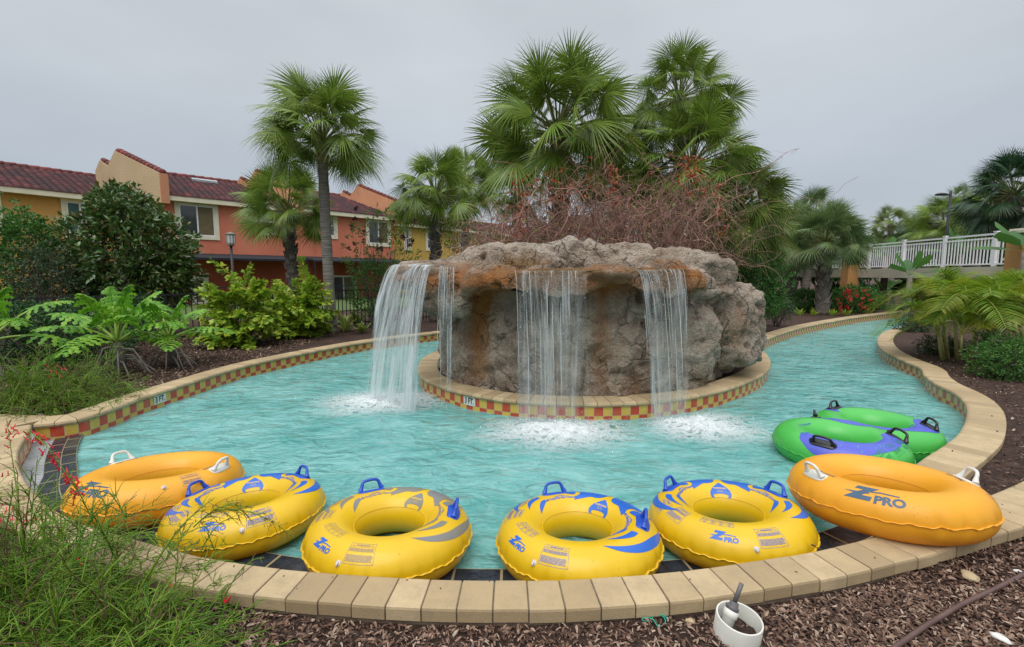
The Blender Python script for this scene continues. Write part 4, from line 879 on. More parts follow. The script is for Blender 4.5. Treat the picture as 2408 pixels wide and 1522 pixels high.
    for hx, hy, ha in ((-.80, -.06, -1.45), (-.06, .33, .5), (.40, .37, 0), (-.10, -.32, 1.2), (.50, -.36, .9)):
        hx *= .88; hy *= .93; t = top(hx, hy, 0); 
        if t is None: continue
        p = np.array(t[0]); n = np.array(t[1]); ta = np.array([math.cos(ha), math.sin(ha), 0]); ta -= n*(ta@n); ta /= np.linalg.norm(ta); tv = np.cross(n, ta); mb = MB(); V = []; nq = 28
        for sc_, o in ((1, -.002), (1, .006), (.93, .009), (0, .009)):
            for i in range(nq):
                th = 2*math.pi*i/nq; x = abs(math.cos(th))**.5*math.copysign(1, math.cos(th))*.085*sc_; y = abs(math.sin(th))**.5*math.copysign(1, math.sin(th))*.040*sc_
                q = p+ta*x+tv*y; h = bv.find_nearest(Vector(q)); V.append(np.array(h[0]+h[1]*o))
        mb.add(V, [(k*nq+i, k*nq+(i+1) % nq, (k+1)*nq+(i+1) % nq, (k+1)*nq+i) for k in range(3) for i in range(nq)])
        C, _ = smooth_path([(-.50, -.05), (-.46, .12), (-.405, .42), (-.36, .75), (-.28, .95), (-.1, 1.03), (.1, 1.03), (.28, .95), (.36, .75), (.405, .42), (.46, .12), (.50, -.05)], .022)
        mb.tube([p+ta*x*.155+n*(y*.06+.004) for x, y in C], [.0095+.009*(1-max(0, min(1, y)))**2.2 for x, y in C], 12); mb.build('handle', KHAND, root, True)
    return root
g2 = make_green(); set_tube(g2, 3.40, 4.40, -.11, R(31)); g2.scale = (1.16, 1.16, 1.14); tag(g2, 'green and blue two seat tube with black grips floating by the right edge', 'pool tube')
# ================================================================ palms
YT = (.30, .24, .05)
PALM = leafmat('palm_leaf', [(.075, .155, .018), (.145, .24, .03), (.26, .35, .06), (.11, .20, .03)], .28, .38, tip=(YT, .72, .55))
PALM_Y = leafmat('palm_leaf_yellowish', [(.06, .14, .02), (.13, .20, .035), (.20, .24, .05), (.09, .16, .03)], .3, .4, tip=((.40, .27, .06), .6, .6))
PALM_G = leafmat('palm_leaf_greyish', [(.08, .15, .05), (.13, .21, .07), (.19, .26, .10), (.10, .17, .06)], .28, .4, tip=((.32, .29, .12), .6, .6))
PALM_D = leafmat('palm_leaf_dark', [(.015, .05, .018), (.03, .08, .03), (.05, .11, .045)], .2, .35, tip=(YT, .8, .4))
STALK = M('palm_stalk', (.12, .17, .04), (.20, .20, .06), 8, .5)
BARK = M('palm_bark', (.17, .145, .125), (.08, .065, .055), 14, .9, 40, .6, .02)
BARK2 = M('palm_bark_ringed', (.20, .175, .155), (.115, .10, .09), 9, .9, 30, .5, .02)
nt = BARK2.node_tree; b = nt.nodes['Principled BSDF']; t = nd(nt, 'ShaderNodeTexCoord'); mp = nd(nt, 'ShaderNodeMapping', {'Vector': t.outputs['Object'], 'Scale': (2, 2, 34)}); n = nd(nt, 'ShaderNodeTexNoise', {'Vector': mp.outputs[0], 'Scale': 1.0, 'Detail': 5.0}); bump(nt, b, n.outputs['Fac'], .9, .03)
nt.links.new(mixc(nt, nd(nt, 'ShaderNodeMapRange', {'Value': n.outputs['Fac'], 'From Min': .36, 'From Max': .6}).outputs[0], (.13, .115, .10), (.25, .22, .195)), b.inputs['Base Color'])
BOOT = M('palm_boot', (.24, .215, .19), (.11, .095, .08), 10, .9, 40, .5, .01, island=.28)
BOOT_O = M('palm_boot_brown', (.30, .19, .09), (.12, .075, .04), 10, .9, 40, .5, .01, island=.25)
def unit(v): v = np.asarray(v, float); return v/(np.linalg.norm(v)+1e-9)
def palm_crown(r, top, R_, nf=34, nl=52, emax=84, emin=-48, droop=1.0, dense=1.0, wide=1.0):
    V = []; F = []; UV = []; n0 = 0; st = MB(); S = np.array([.04, .24, .44, .62, .82, 1.0]); Wt = np.array([.9, 1.0, .86, .56, .28, .02])
    for i in range(nf):
        u = (i+.5)/nf; az = i*2.39996+r.uniform(-.3, .3); el = R(emax+(emin-emax)*u**.9+r.uniform(-9, 9)); pl = R_*.60*r.uniform(.82, 1.12)*(1.12-.2*u); L = R_*.41*r.uniform(.85, 1.1)
        d = np.array([math.cos(az)*math.cos(el), math.sin(az)*math.cos(el), math.sin(el)]); sag = pl*(.06+.16*math.cos(el))*droop
        ts = np.linspace(0, 1, 6); pet = np.array([top+d*pl*t_-np.array([0, 0, sag*t_*t_]) for t_ in ts]); st.tube(pet, np.linspace(.022, .010, 6)*R_/1.8, 4, False)
        T = unit(unit(pet[-1]-pet[-2])+np.array([0, 0, -.30*droop])+r.normal(size=3)*.18); h = pet[-1]; Bv = np.cross(T, [0, 0, 1]); Bv = unit(Bv) if np.linalg.norm(Bv) > .15 else np.array([math.sin(az), -math.cos(az), 0]); rl = r.normal()*.75; Nv = np.cross(Bv, T); Bv, Nv = Bv*math.cos(rl)+Nv*math.sin(rl), Nv*math.cos(rl)-Bv*math.sin(rl)
        psi = np.linspace(R(-138), R(138), nl)+r.uniform(-.02, .02, nl); lf = (.74+.26*np.cos(psi*.62))*r.uniform(.9, 1.06, nl); yb = r.uniform(.1, 1)**2
        dirs = np.cos(psi)[:, None]*T+np.sin(psi)[:, None]*Bv; lat = -np.sin(psi)[:, None]*T+np.cos(psi)[:, None]*Bv
        w = R(276)/nl*.50*wide; g_ = r.uniform(.06, .30, nl)*L*droop*(.6+.6*u)
        s = S[None, :, None]; Lp = (L*lf)[:, None, None]; C = h+dirs[:, None, :]*Lp*s - Nv*(.20*L)*(np.sin(psi)**2)[:, None, None]*s - Nv*(.10*L)*(s**2)
        C = C-np.array([0, 0, 1.0])*(g_[:, None]*S[None, :]**2.6)[:, :, None]
        # shorten tips that fall far
        wid = (L*w*np.minimum(S, .44)/1.0)[None, :]*Wt[None, :]*np.ones((nl, 1)); fold = .5
        e1 = C+lat[:, None, :]*wid[:, :, None]+Nv*(wid*fold)[:, :, None]; e2 = C-lat[:, None, :]*wid[:, :, None]-Nv*(wid*fold*.2)[:, :, None]
        P = np.stack([e1, e2], 2).reshape(-1, 3); k = len(S); idx = np.arange(nl)[:, None]*(2*k)+np.arange(k-1)[None, :]*2+n0
        q = np.stack([idx, idx+1, idx+3, idx+2], -1).reshape(-1, 4); V.append(P); F.append(q); UV.append(np.stack([np.tile(np.repeat(S, 2), nl), np.full(nl*k*2, yb)], 1)); n0 += len(P)
    return np.concatenate(V), np.concatenate(F), np.concatenate(UV), st
def palm(base, top, rad, R_, seed, label, mat=None, boots='none', nf=34, bmat=None, group='fan palms', emin=-48, droop=1.0, lean=(0, 0), trunk=True, nl=50, bark=None, emax=82):
    r = np.random.default_rng(seed); base = np.array(base, float); top = np.array(top, float); root = empty('palm_tree', base); tag(root, label, 'palm tree', group)
    H_ = np.linalg.norm(top-base)
    if trunk:
        mb = MB(); k = max(8, int(H_/.12)); ts = np.linspace(0, 1, k); P = [base+(top-base)*t_+np.array([.012*math.sin(t_*5+seed), .012*math.cos(t_*4), 0])*H_/4*min(1, t_*3)*(1-t_) for t_ in ts]
        rd = [rad*(1.18*math.exp(-t_*14)*.3+1+.035*math.sin(t_*H_*9)+.04*r.normal()*.3)*(1-.08*t_) for t_ in ts]; mb.tube(P, rd, 14); mb.build('trunk', bark or (BARK2 if boots == 'none' or boots == 'top' else BARK), root, True, local=base)
        bo = MB(); z0 = {'none': 1.0-.45/H_, 'top': 1.0-.55/H_, 'all': .12}[boots]; nb = int((1-z0)*H_/(.052*rad/.17))
        for i in range(nb):
            t_ = z0+(1-z0)*i/nb; az = i*2.39996; p = base+(top-base)*t_; d = np.array([math.cos(az), math.sin(az), 0]); l = np.array([-math.sin(az), math.cos(az), 0]); hL = rad*r.uniform(.9, 1.25); wd = rad*.52; oo = rad*(1.02 if boots != 'all' else 1.0)
            up = unit(d*.42+np.array([0, 0, 1])); a = p+d*oo*.86; out = unit(d-up*.4)
            Vb = []
            for sx, sz, dd in ((-1, 0, 0), (1, 0, 0), (.62, 1, 0), (-.62, 1, 0), (-.85, 0, .35), (.85, 0, .35), (.5, 1, .22), (-.5, 1, .22)): Vb.append(a+l*wd*sx+up*hL*sz*1.0+out*rad*dd*.6)
            bo.add(Vb, [(0, 1, 2, 3), (7, 6, 5, 4), (0, 4, 5, 1), (1, 5, 6, 2), (2, 6, 7, 3), (3, 7, 4, 0)])
        bo.build('leaf_bases', bmat or BOOT, root, False, local=base)
    V, F, UV, st = palm_crown(r, top, R_*1.06, int(nf*1.75), nl, emin=emin, droop=droop, emax=emax)
    mesh_obj('crown', V, F, mat or PALM, root, UV, True, base); st.build('leaf_stalks', STALK, root, True, local=base); return root
def palm_px(bx, cx, cy, Y, rpx, tpx, seed, label, cyt=None, dyb=None, **k):
    """bx trunk x, crown middle (cx, cy), distance Y, crown radius and trunk width in picture points"""
    t = A(cx, cy, Y); s = Y/FPX; tpx *= .78 if k.get('boots') == 'all' else .84; b = A(bx, 700, Y); gz = ground_z(b[0], Y) if abs(b[0]) < 30 else -.05
    return palm((b[0], Y, gz), t, tpx*s/2, rpx*s*1.0, seed, label, **k)
palm_px(775, 757, 338, 12.2, 166, 29, 1, 'tall slim palm with smooth grey trunk at the left, in front of the coral houses', boots='top', nf=34, emin=-10, bmat=BOOT_O)
palm_px(697, 675, 505, 14.6, 122, 32, 2, 'short palm with rough crosshatched trunk partly behind the tall slim palm', boots='all', nf=30, droop=.9, emin=-20)
palm_px(1024, 1024, 462, 15.2, 122, 29, 3, 'middle sized palm with crosshatched trunk in front of the yellow house wall', boots='all', nf=30, droop=1.3, emin=-26)
palm_px(1092, 1096, 432, 17.5, 98, 21, 4, 'smooth thin trunked palm just behind the one by the yellow wall', boots='top', nf=26, droop=1.3, emin=-26)
palm_px(1320, 1312, 318, 11.8, 212, 50, 5, 'broad palm with thick brown trunk rising above the left of the rock', boots='all', nf=44, bmat=BOOT_O, emin=-30)
palm_px(1595, 1597, 235, 13.6, 145, 30, 6, 'tallest palm on the right of the island with a small high crown', nf=28, emin=-38)
palm_px(1640, 1625, 395, 12.4, 165, 36, 7, 'big leafed palm directly below the tallest crown', nf=42, boots='all', emin=-40)
palm_px(1692, 1740, 495, 12.6, 138, 34, 8, 'low leaning yellowish palm at the right end of the vine thicket', nf=42, boots='all', mat=PALM_Y, emin=-60, bmat=BOOT_O)
palm_px(1210, 1215, 455, 14.0, 85, 26, 9, 'low palm half hidden behind the left of the vine thicket', nf=20)
palm_px(1450, 1460, 400, 13.6, 120, 34, 41, 'short dark palm in the gap between the two big island crowns', nf=24, mat=PALM_D)
palm_px(1936, 1940, 572, 18.2, 104, 34, 10, 'squat palm with crosshatched grey trunk on the mulch beyond the right channel', nf=36, boots='all', mat=PALM_G, droop=.9, emin=-20)
palm_px(1862, 1862, 566, 20.5, 98, 30, 11, 'pale palm with crosshatched trunk just left of the squat one beyond the channel', nf=32, boots='all', mat=PALM_G, droop=.9, emin=-22)
palm_px(1806, 1810, 548, 23, 88, 22, 20, 'slender hazy palm at the left of the squat pair beyond the channel', nf=26, mat=PALM_G, droop=1.1, emin=-25)
palm_px(1890, 1915, 515, 25, 80, 22, 12, 'hazy palm crown poking up behind the two squat grey trunked palms', nf=24, mat=PALM_G, droop=1.2)
palm_px(2095, 2095, 530, 38, 52, 14, 13, 'small distant yellowish palm above the white bridge railing', nf=24, mat=PALM_Y)
palm_px(2215, 2222, 530, 29, 80, 20, 14, 'dark green palm behind the right half of the railing', nf=34, mat=PALM)
palm_px(2160, 2165, 560, 31, 62, 20, 15, 'dark low palm between the distant yellowish palm and the dark green one', nf=28, mat=PALM_D)
palm_px(2250, 2255, 478, 42, 48, 12, 16, 'far palm crown beside the street lamp head', nf=22, mat=PALM_G)
palm_px(2385, 2384, 462, 20.5, 116, 34, 17, 'big dark palm at the right edge of the picture', nf=46, mat=PALM_D, droop=1.0)
palm_px(2290, 2300, 520, 26, 80, 22, 18, 'bushy dark palm left of the big one at the right edge', nf=30, mat=PALM)

palm_px(1775, 1785, 560, 14.2, 88, 24, 19, 'low green palm between the vine thicket and the rounded green bush', nf=28, mat=PALM_Y)

# ================================================================ leafy shrubs
def lump(d, seed, f=1.7): return 1+.42*mnoise.noise(Vector((d[0]*f+seed, d[1]*f, d[2]*f-seed)))
def leaves(r, c, rad, nc, nl, ll, lw, seed, shell=.55, spread=.9, up=.3, curl=.25, zmin=None, bias=None):
    """whorls of leaves through a lumpy ellipsoid"""
    C = []; Dn = []
    while len(C) < nc:
        d = unit(r.normal(size=3)); q = (shell+(1-shell)*r.random()**.6)*lump(d, seed); p = d*q
        if p[2] < -.95: continue
        P = np.array(c)+p*np.array(rad)
        if zmin is not None and P[2] < zmin: continue
        C.append(P); Dn.append(unit(d/np.array(rad)+np.array([0, 0, up])))
    C = np.repeat(np.array(C), nl, 0); Dn = np.repeat(np.array(Dn), nl, 0); n = len(C)
    dv = Dn*.6+r.normal(size=(n, 3))*spread*.6; dv /= np.linalg.norm(dv, axis=1)[:, None]; sd_ = np.cross(dv, r.normal(size=(n, 3))); sd_ /= np.linalg.norm(sd_, axis=1)[:, None]+1e-9
    nm = np.cross(sd_, dv); L_ = ll*r.uniform(.65, 1.2, n)[:, None]; W_ = lw*r.uniform(.75, 1.2, n)[:, None]*.5; C = C+r.normal(size=(n, 3))*ll*.25
    nm *= np.sign(nm[:, 2:3]+.01)
    a = C; m1 = C+dv*L_*.5+nm*L_*curl*.25; tip = C+dv*L_-nm*L_*curl*.35
    V = np.stack([a, m1+sd_*W_+nm*W_*.35, tip, m1-sd_*W_+nm*W_*.35, m1], 1).reshape(-1, 3); b_ = np.arange(n)*5
    F = np.concatenate([np.stack([b_, b_+1, b_+4], 1), np.stack([b_+1, b_+2, b_+4], 1), np.stack([b_+2, b_+3, b_+4], 1), np.stack([b_+3, b_, b_+4], 1)])
    return V, F
def twigs(mb, r, base, c, rad, n, r0=.02, seed=0, z=None):
    for i in range(n):
        d = unit(r.normal(size=3)); d[2] = abs(d[2])*.9; end = np.array(c)+d*np.array(rad)*r.uniform(.5, .85); s0 = np.array(base)+np.array([r.normal()*.06, r.normal()*.06, 0]); m_ = (s0+end)/2+r.normal(size=3)*.12*np.linalg.norm(end-s0)*.6+np.array([0, 0, .1])
        P = [s0*(1-t_)**2+2*m_*t_*(1-t_)+end*t_*t_ for t_ in np.linspace(0, 1, 7)]; mb.tube(P, np.linspace(r0, r0*.2, 7), 5, False)
TWIG = M('twig_bark', (.13, .10, .08), (.07, .055, .045), 10, .9)
def shrub(name, label, cat, c, rad, nc, nl, ll, lw, mat, seed, group=None, base=None, ntw=14, r0=.018, shell=.5, spread=.9, up=.3, extra=None, zmin=None, parts=('foliage', 'stems')):
    r = np.random.default_rng(seed); base = np.array(base if base is not None else (c[0], c[1], ground_z(c[0], c[1])), float); root = empty(name, base); tag(root, label, cat, group)
    V, F = leaves(r, c, rad, nc, nl, ll, lw, seed, shell, spread, up, zmin=zmin if zmin is not None else base[2]); Vs, Fs = [V], [F]; n = len(V)
    for e_ in (extra or []):
        V, F = leaves(r, e_[0], e_[1], e_[2], nl, ll, lw, seed+5, shell, spread, up, zmin=base[2]); Vs.append(V); Fs.append(F+n); n += len(V)
    mesh_obj(parts[0], np.concatenate(Vs), np.concatenate(Fs), mat, root, None, True, base); mb = MB(); twigs(mb, r, base, c, rad, ntw, r0)
    for e_ in (extra or []): twigs(mb, r, base, e_[0], e_[1], 4, r0*.7)
    mb.build(parts[1], TWIG, root, True, local=base); return root
def shrub_px(name, label, cat, cx, cy, Y, rx, ry, nc, nl, ll, lw, mat, seed, depth=.8, extra=None, **k):
    c = A(cx, cy, Y); s = Y/FPX; ex = [(A(e[0], e[1], Y+e[5] if len(e) > 5 else Y), (e[2]*s, e[2]*s*.9, e[3]*s), e[4]) for e in (extra or [])]
    return shrub(name, label, cat, c, (rx*s, rx*s*depth, ry*s), nc, nl, ll, lw, mat, seed, extra=ex, **k)
MAG = leafmat('glossy_dark_leaf', [(.03, .09, .018), (.06, .15, .03), (.11, .21, .05), (.14, .11, .03), (.05, .13, .03)], .22, .3, spec=.7)
GRAYG = leafmat('grey_green_leaf', [(.035, .07, .03), (.06, .105, .045), (.09, .14, .06)], .25)
DARKG = leafmat('dark_hedge_leaf', [(.015, .06, .016), (.03, .09, .022), (.055, .13, .035)], .2)
BRGT = leafmat('bright_green_leaf', [(.08, .24, .015), (.15, .38, .025), (.26, .48, .04)], .35, .35)
YELG = leafmat('yellow_green_leaf', [(.12, .26, .02), (.26, .42, .03), (.48, .54, .06), (.20, .36, .03)], .35, .38)
MIDG = leafmat('mid_green_leaf', [(.035, .12, .02), (.065, .18, .03), (.11, .24, .045)], .28)
VARI = leafmat('variegated_leaf', [(.22, .32, .06), (.42, .42, .12), (.12, .24, .04)], .3)
CRAPE = leafmat('pale_fresh_leaf', [(.08, .20, .03), (.15, .26, .05), (.22, .18, .06)], .3)
RED = leafmat('red_flower', [(.62, .03, .03), (.75, .06, .06)], .25, .5); BERRY = M('dry_seed_head', (.16, .06, .05), (.10, .04, .035), 20, .8)
shrub_px('magnolia_tree', 'rounded dark glossy tree in front of the tan and coral house walls', 'tree', 308, 600, 11.5, 132, 145, 950, 9, .17, .062, MAG, 21, ntw=30, r0=.05, shell=.45, extra=[(285, 500, 72, 62, 260), (390, 640, 68, 80, 240), (215, 650, 70, 85, 240)], parts=('crown', 'branches'))
shrub_px('shrub', 'tall green bush filling the far left edge of the picture', 'shrub', 28, 610, 10.6, 100, 120, 800, 8, .10, .04, MIDG, 22, ntw=20, extra=[(70, 560, 62, 60, 200)])
shrub_px('shrub', 'wispy grey green bush between the far left bush and the dark tree', 'shrub', 112, 650, 10.2, 70, 92, 520, 7, .085, .02, GRAYG, 23, ntw=26, shell=.2)
shrub_px('hedge', 'dark clipped hedge low on the left behind the big lobed leaves', 'hedge', 70, 795, 8.0, 150, 92, 1600, 7, .06, .022, DARKG, 24, ntw=14, shell=.6, extra=[(200, 790, 120, 85, 700), (330, 760, 90, 66, 400, .9)])
shrub_px('crape_myrtle', 'thin open bush with dark seed heads in front of the house wall', 'shrub', 895, 575, 14.2, 88, 92, 150, 6, .13, .05, CRAPE, 27, ntw=34, r0=.012, shell=.5)
shrub_px('shrub', 'round small leaved bush just left of the rock ledge', 'shrub', 880, 680, 13.6, 62, 82, 1000, 7, .055, .024, MIDG, 28, ntw=16)
shrub_px('shrub', 'small leafy bush by the yellow house wall behind the rock', 'shrub', 1120, 572, 19, 80, 26, 220, 6, .13, .05, CRAPE, 29, ntw=14)
shrub_px('shrub', 'dense green bush right of the rock at the end of the thicket', 'shrub', 1778, 660, 12.5, 66, 88, 1500, 7, .075, .03, MIDG, 30, ntw=16, extra=[(1735, 610, 55, 50, 300), (1810, 700, 40, 44, 220)])
shrub_px('shrub', 'low rounded hedge by the far channel edge right of the rock', 'shrub', 1828, 728, 13.8, 44, 26, 500, 6, .05, .02, GRAYG, 31, ntw=8)
IX = shrub_px('shrub', 'dark shrub dotted with red blooms right of the squat palm trunk', 'shrub', 2005, 706, 19.3, 50, 32, 800, 6, .10, .04, MIDG, 32, ntw=8, extra=[(1960, 712, 36, 26, 200), (2048, 712, 34, 24, 200)])
shrub_px('shrub', 'dark shrub with sparse red blooms left of the squat palm trunk', 'shrub', 1893, 706, 19.2, 36, 26, 600, 6, .10, .04, MIDG, 33, ntw=8)
shrub_px('shrub', 'grey green twiggy shrub where the far channel bends out of sight', 'shrub', 2145, 775, 12.6, 42, 48, 420, 6, .07, .022, GRAYG, 34, ntw=18, shell=.2)
shrub_px('shrub', 'tangled low weeds with white blooms at the right edge behind the soil bed', 'shrub', 2372, 850, 6.8, 86, 62, 900, 6, .05, .018, MIDG, 35, ntw=40, r0=.006, shell=.2, extra=[(2340, 800, 60, 36, 160, .8)])
shrub_px('shrub', 'low grey green shrub under the front of the feathery palm', 'shrub', 2215, 822, 8.9, 50, 38, 420, 6, .06, .016, GRAYG, 36, ntw=20, shell=.2)
# far masses of planting
far = [(1905, 610, 30, 130, 44, 'dark planting behind the squat palms'), (2030, 610, 42, 110, 46, 'dark green planting beyond the bridge below the distant palm'), (2200, 600, 40, 130, 62, 'dark green trees beyond the railing in the middle of the bridge'),
       (2360, 590, 34, 120, 70, 'dark trees beyond the right end of the railing'), (1760, 590, 26, 90, 70, 'dark greenery seen behind the right of the thicket')]
for i, (x, y, Y, rx, ry, l) in enumerate(far): shrub_px('background_tree', l, 'tree', x, y, Y, rx, ry, 520, 7, .5, .2, DARKG if i % 2 else MIDG, 50+i, ntw=4, group='trees far beyond the bridge')
for i, (x, y, Y, rx, ry, l) in enumerate([(1990, 690, 30, 70, 22, 'low shrubs under the left bridge span'), (2160, 690, 36, 110, 26, 'low shrubs under the middle of the bridge'), (2330, 690, 30, 120, 40, 'dark shrubs under the right bridge span')]):
    shrub_px('shrub', l, 'shrub', x, y, Y, rx, ry, 420, 6, .3, .12, DARKG if i != 1 else MIDG, 60+i, ntw=3)
# greenery seen through the vines behind the rock
shrub_px('shrub', 'dark green bush behind the bare vines on the island', 'shrub', 1420, 560, 13.2, 190, 62, 1000, 6, .12, .05, MIDG, 70, ntw=8)
shrub_px('shrub', 'olive green bush behind the right of the bare vines', 'shrub', 1620, 540, 12.6, 95, 90, 520, 6, .12, .04, MIDG, 71, ntw=8)
def dots(name, mat, pts, size, parent, label=None, n=7, seed=0):
    r = np.random.default_rng(seed); mb = MB()
    for p in pts:
        for _ in range(n):
            c = np.array(p)+r.normal(size=3)*size; a = unit(r.normal(size=3))*size*1.1; b_ = np.cross(a, unit(r.normal(size=3))); mb.add([c-a, c+b_*.8, c+a, c-b_*.8], [(0, 1, 2, 3)])
    o = mb.build(name, mat, parent, local=parent.location); return o
rr = np.random.default_rng(77)
dots('flowers', RED, [A(x, y, 18.3) for x, y in zip(rr.uniform(1965, 2050, 22), rr.uniform(682, 735, 22))], .05, IX)
cm = [o for o in COL.objects if o.name == 'crape_myrtle'][0]
dots('seed_heads', BERRY, [A(x, y, 14.2+rr.uniform(-.5, .5)) for x, y in zip(rr.uniform(808, 990, 20), rr.uniform(488, 590, 20))], .035, cm, n=22)
# ---------------------------------------------------------------- lobed philodendrons
def philo(base, hubs, size, seed, label, nleaf):
    r = np.random.default_rng(seed); base = np.array(base); root = empty('philodendron', base); tag(root, label, 'plant', 'big lobed plants on the mulch at left')
    mb = MB(); tr = MB(); V = []; F = []; n0 = 0; hub = base+np.array([0, 0, hubs]); tr.tube([base, base+(hub-base)*.5+[.02, .01, 0], hub], [.085, .075, .06], 10); rt = MB()
    for i in range(12):
        az = r.uniform(0, 6.28); d = np.array([math.cos(az), math.sin(az), 0]); s0 = base+np.array([0, 0, hubs*r.uniform(.4, .9)]); L_ = r.uniform(.25, .5); rt.tube([s0, s0+d*L_*.45-[0, 0, .02], s0*[1, 1, 0]+d*L_*.85+[0, 0, base[2]+.06], s0*[1, 1, 0]+d*L_+[0, 0, base[2]-.02]], [.013, .012, .010, .007], 6)
    for i in range(nleaf):
        u = i/nleaf; az = i*2.4+r.uniform(-.3, .3); el = R(78-70*u+r.uniform(-8, 8)); pl = size*r.uniform(.85, 1.25); d = np.array([math.cos(az)*math.cos(el), math.sin(az)*math.cos(el), math.sin(el)])
        P = np.array([hub+d*pl*t_-np.array([0, 0, .22*pl*t_*t_]) for t_ in np.linspace(0, 1, 7)]); mb.tube(P, np.linspace(.023, .011, 7), 6)
        T = unit(unit(P[-1]-P[-2])*.9+np.array([0, 0, -.12])); Bv = unit(np.cross(T, [0, 0, 1])); Nv = np.cross(Bv, T); L = size*r.uniform(.62, .85)
        for k in range(9):
            f = k/8; c0 = P[-1]+T*L*(f-.12)-np.array([0, 0, .25*L*f*f])
            for sg in (-1, 1):
                ang = R(118-88*f)+r.uniform(-.22, .22); ln = L*(.60-.40*f**1.5)*r.uniform(.7, 1.15); dr = T*math.cos(ang)+Bv*math.sin(ang)*sg; pr = np.cross(Nv, dr)
                m_ = 9; row = []
                for q in range(m_):
                    s_ = q/(m_-1); w_ = L*.032*(1.2-s_*.5)*(1+(1.3+r.uniform(0, 1.3))*(q % 2)) if q < m_-1 else .004; c_ = c0+dr*ln*s_+Nv*(.05*L*math.sin(s_*3)+.02*L*(q % 2))-np.array([0, 0, .30*ln*s_*s_]); row += [c_-pr*w_-Nv*w_*.25, c_, c_+pr*w_-Nv*w_*.25]
                V += row; F += [(n0+q*3+j, n0+q*3+j+1, n0+q*3+j+4, n0+q*3+j+3) for q in range(m_-1) for j in (0, 1)]; n0 += len(row)
    mesh_obj('leaves', V, [tuple(f) for f in F], BRGT, root, None, True, base); mb.build('leaf_stalks', M('phil_stalk', (.22, .36, .05), (.30, .42, .08), 6, .4), root, True, local=base); tr.build('trunk', BARK, root, True, local=base); rt.build('roots', M('pale_root', (.26, .23, .20), (.18, .16, .14), 10, .9), root, True, local=base)
b1 = G(283, 880, -.03); philo(b1, .50, .64, 31, 'big lobed leaf plant with grey stilt roots, nearer of the two', 13)
b2 = G(402, 862, -.03); philo(b2, .46, .58, 32, 'big lobed leaf plant with grey stilt roots, the one further back', 12)
b3 = A(-40, 700, 6.6); philo((b3[0], 6.6, -.05), .6, .70, 35, 'broad leaved green plant cut by the left edge of the picture', 10)
# ---------------------------------------------------------------- ruffled yellow green shrubs
def ruffle(base, H_, nf, FL, seed, label, tops, wide=1.0):
    """arching stems with ragged wedge leaflets along them"""
    r = np.random.default_rng(seed); base = np.array(base, float); root = empty('ruffled_shrub', base); tag(root, label, 'shrub', 'yellow green ruffled shrubs'); st = MB(); V = []; F = []; k = 0
    starts = []
    for i in range(8): az = i*2.4; e = base+np.array([math.cos(az)*.22*wide, math.sin(az)*.18, H_*r.uniform(.35, .7)]); st.tube([base+np.array([math.cos(az), math.sin(az), 0])*.06, (base+e)/2, e], [.016, .013, .009], 6); starts.append((base+np.array([math.cos(az), math.sin(az), 0])*.06, e, az))
    for i in range(nf):
        b0, e0, a0 = starts[i % 8]; f = r.uniform(.05, 1)**.8; p0 = b0+(e0-b0)*f; az = a0+r.normal()*1.0; el = R(r.uniform(5, 80)*(.45+.55*f)); L = FL*r.uniform(.65, 1.1); d = np.array([math.cos(az)*math.cos(el), math.sin(az)*math.cos(el), math.sin(el)])
        if i < len(tops): p0 = e0; t_ = np.array(tops[i])-p0; L = np.linalg.norm(t_); d = unit(t_+[0, 0, .12*L])
        P = np.array([p0+d*L*s_-np.array([0, 0, .35*L*s_**2*math.cos(el)]) for s_ in np.linspace(0, 1, 12)]); st.tube(P, np.linspace(.008, .003, 12), 4, False)
        nlf = 17
        for q in range(nlf):
            s_ = .12+.88*q/(nlf-1); x = s_*11; i0 = min(10, int(x)); p = P[i0]+(P[i0+1]-P[i0])*(x-i0); T = unit(P[i0+1]-P[i0]); bb = np.cross(T, [0, 0, 1]); bb = unit(bb) if np.linalg.norm(bb) > .1 else np.array([1., 0, 0]); nn_ = np.cross(bb, T)
            for sg in (-1, 1):
                for rep in range(2):
                    dr = unit(bb*sg*r.uniform(.5, 1)+T*r.uniform(.3, .9)+nn_*r.normal()*.45); l = r.uniform(.09, .18)*(1.1-.35*abs(s_-.5)); wv = unit(np.cross(nn_+r.normal(size=3)*.35, dr)); w_ = l*r.uniform(.20, .34); up = np.cross(wv, dr); c1 = p+dr*l*.62+up*l*.08; c2 = p+dr*l-np.array([0, 0, .22*l])
                    V += [p, c1-wv*w_, c1+up*w_*.25, c1+wv*w_, c2-wv*w_*1.05, c2-dr*l*.14, c2+wv*w_*1.0+dr*l*.05]; F += [(k, k+1, k+2), (k, k+2, k+3), (k+1, k+4, k+5, k+2), (k+2, k+5, k+6, k+3)]; k += 7
    mesh_obj('foliage', V, F, YELG, root, None, True, base); st.build('stems', M('yellow_stem', (.35, .33, .06), (.22, .2, .05), 8, .5), root, True, local=base)
b_ = G(568, 812, -.03); ruffle(b_, 1.6, 74, .74, 51, 'yellow green ruffled shrub beside the second lobed plant', [A(x, y, b_[1]+dy) for x, y, dy in ((490, 592, 0), (592, 606, .2), (462, 655, 0), (545, 640, -.2), (640, 660, .2), (630, 740, -.4), (500, 700, -.3))], 1.3)
b_ = G(702, 792, -.03); ruffle(b_, 1.6, 74, .76, 52, 'yellow green ruffled shrub touching the tall slim palm trunk', [A(x, y, b_[1]+dy) for x, y, dy in ((706, 575, 0), (770, 632, 0), (645, 640, .2), (690, 620, .1), (775, 690, -.2), (740, 700, -.3), (655, 700, .2))], 1.2)
b_ = G(635, 770, -.03); ruffle((b_[0], b_[1]+.5, -.03), 1.2, 30, .62, 53, 'darker ruffled shrub in the gap between the other two ruffled ones', [], 1.3)
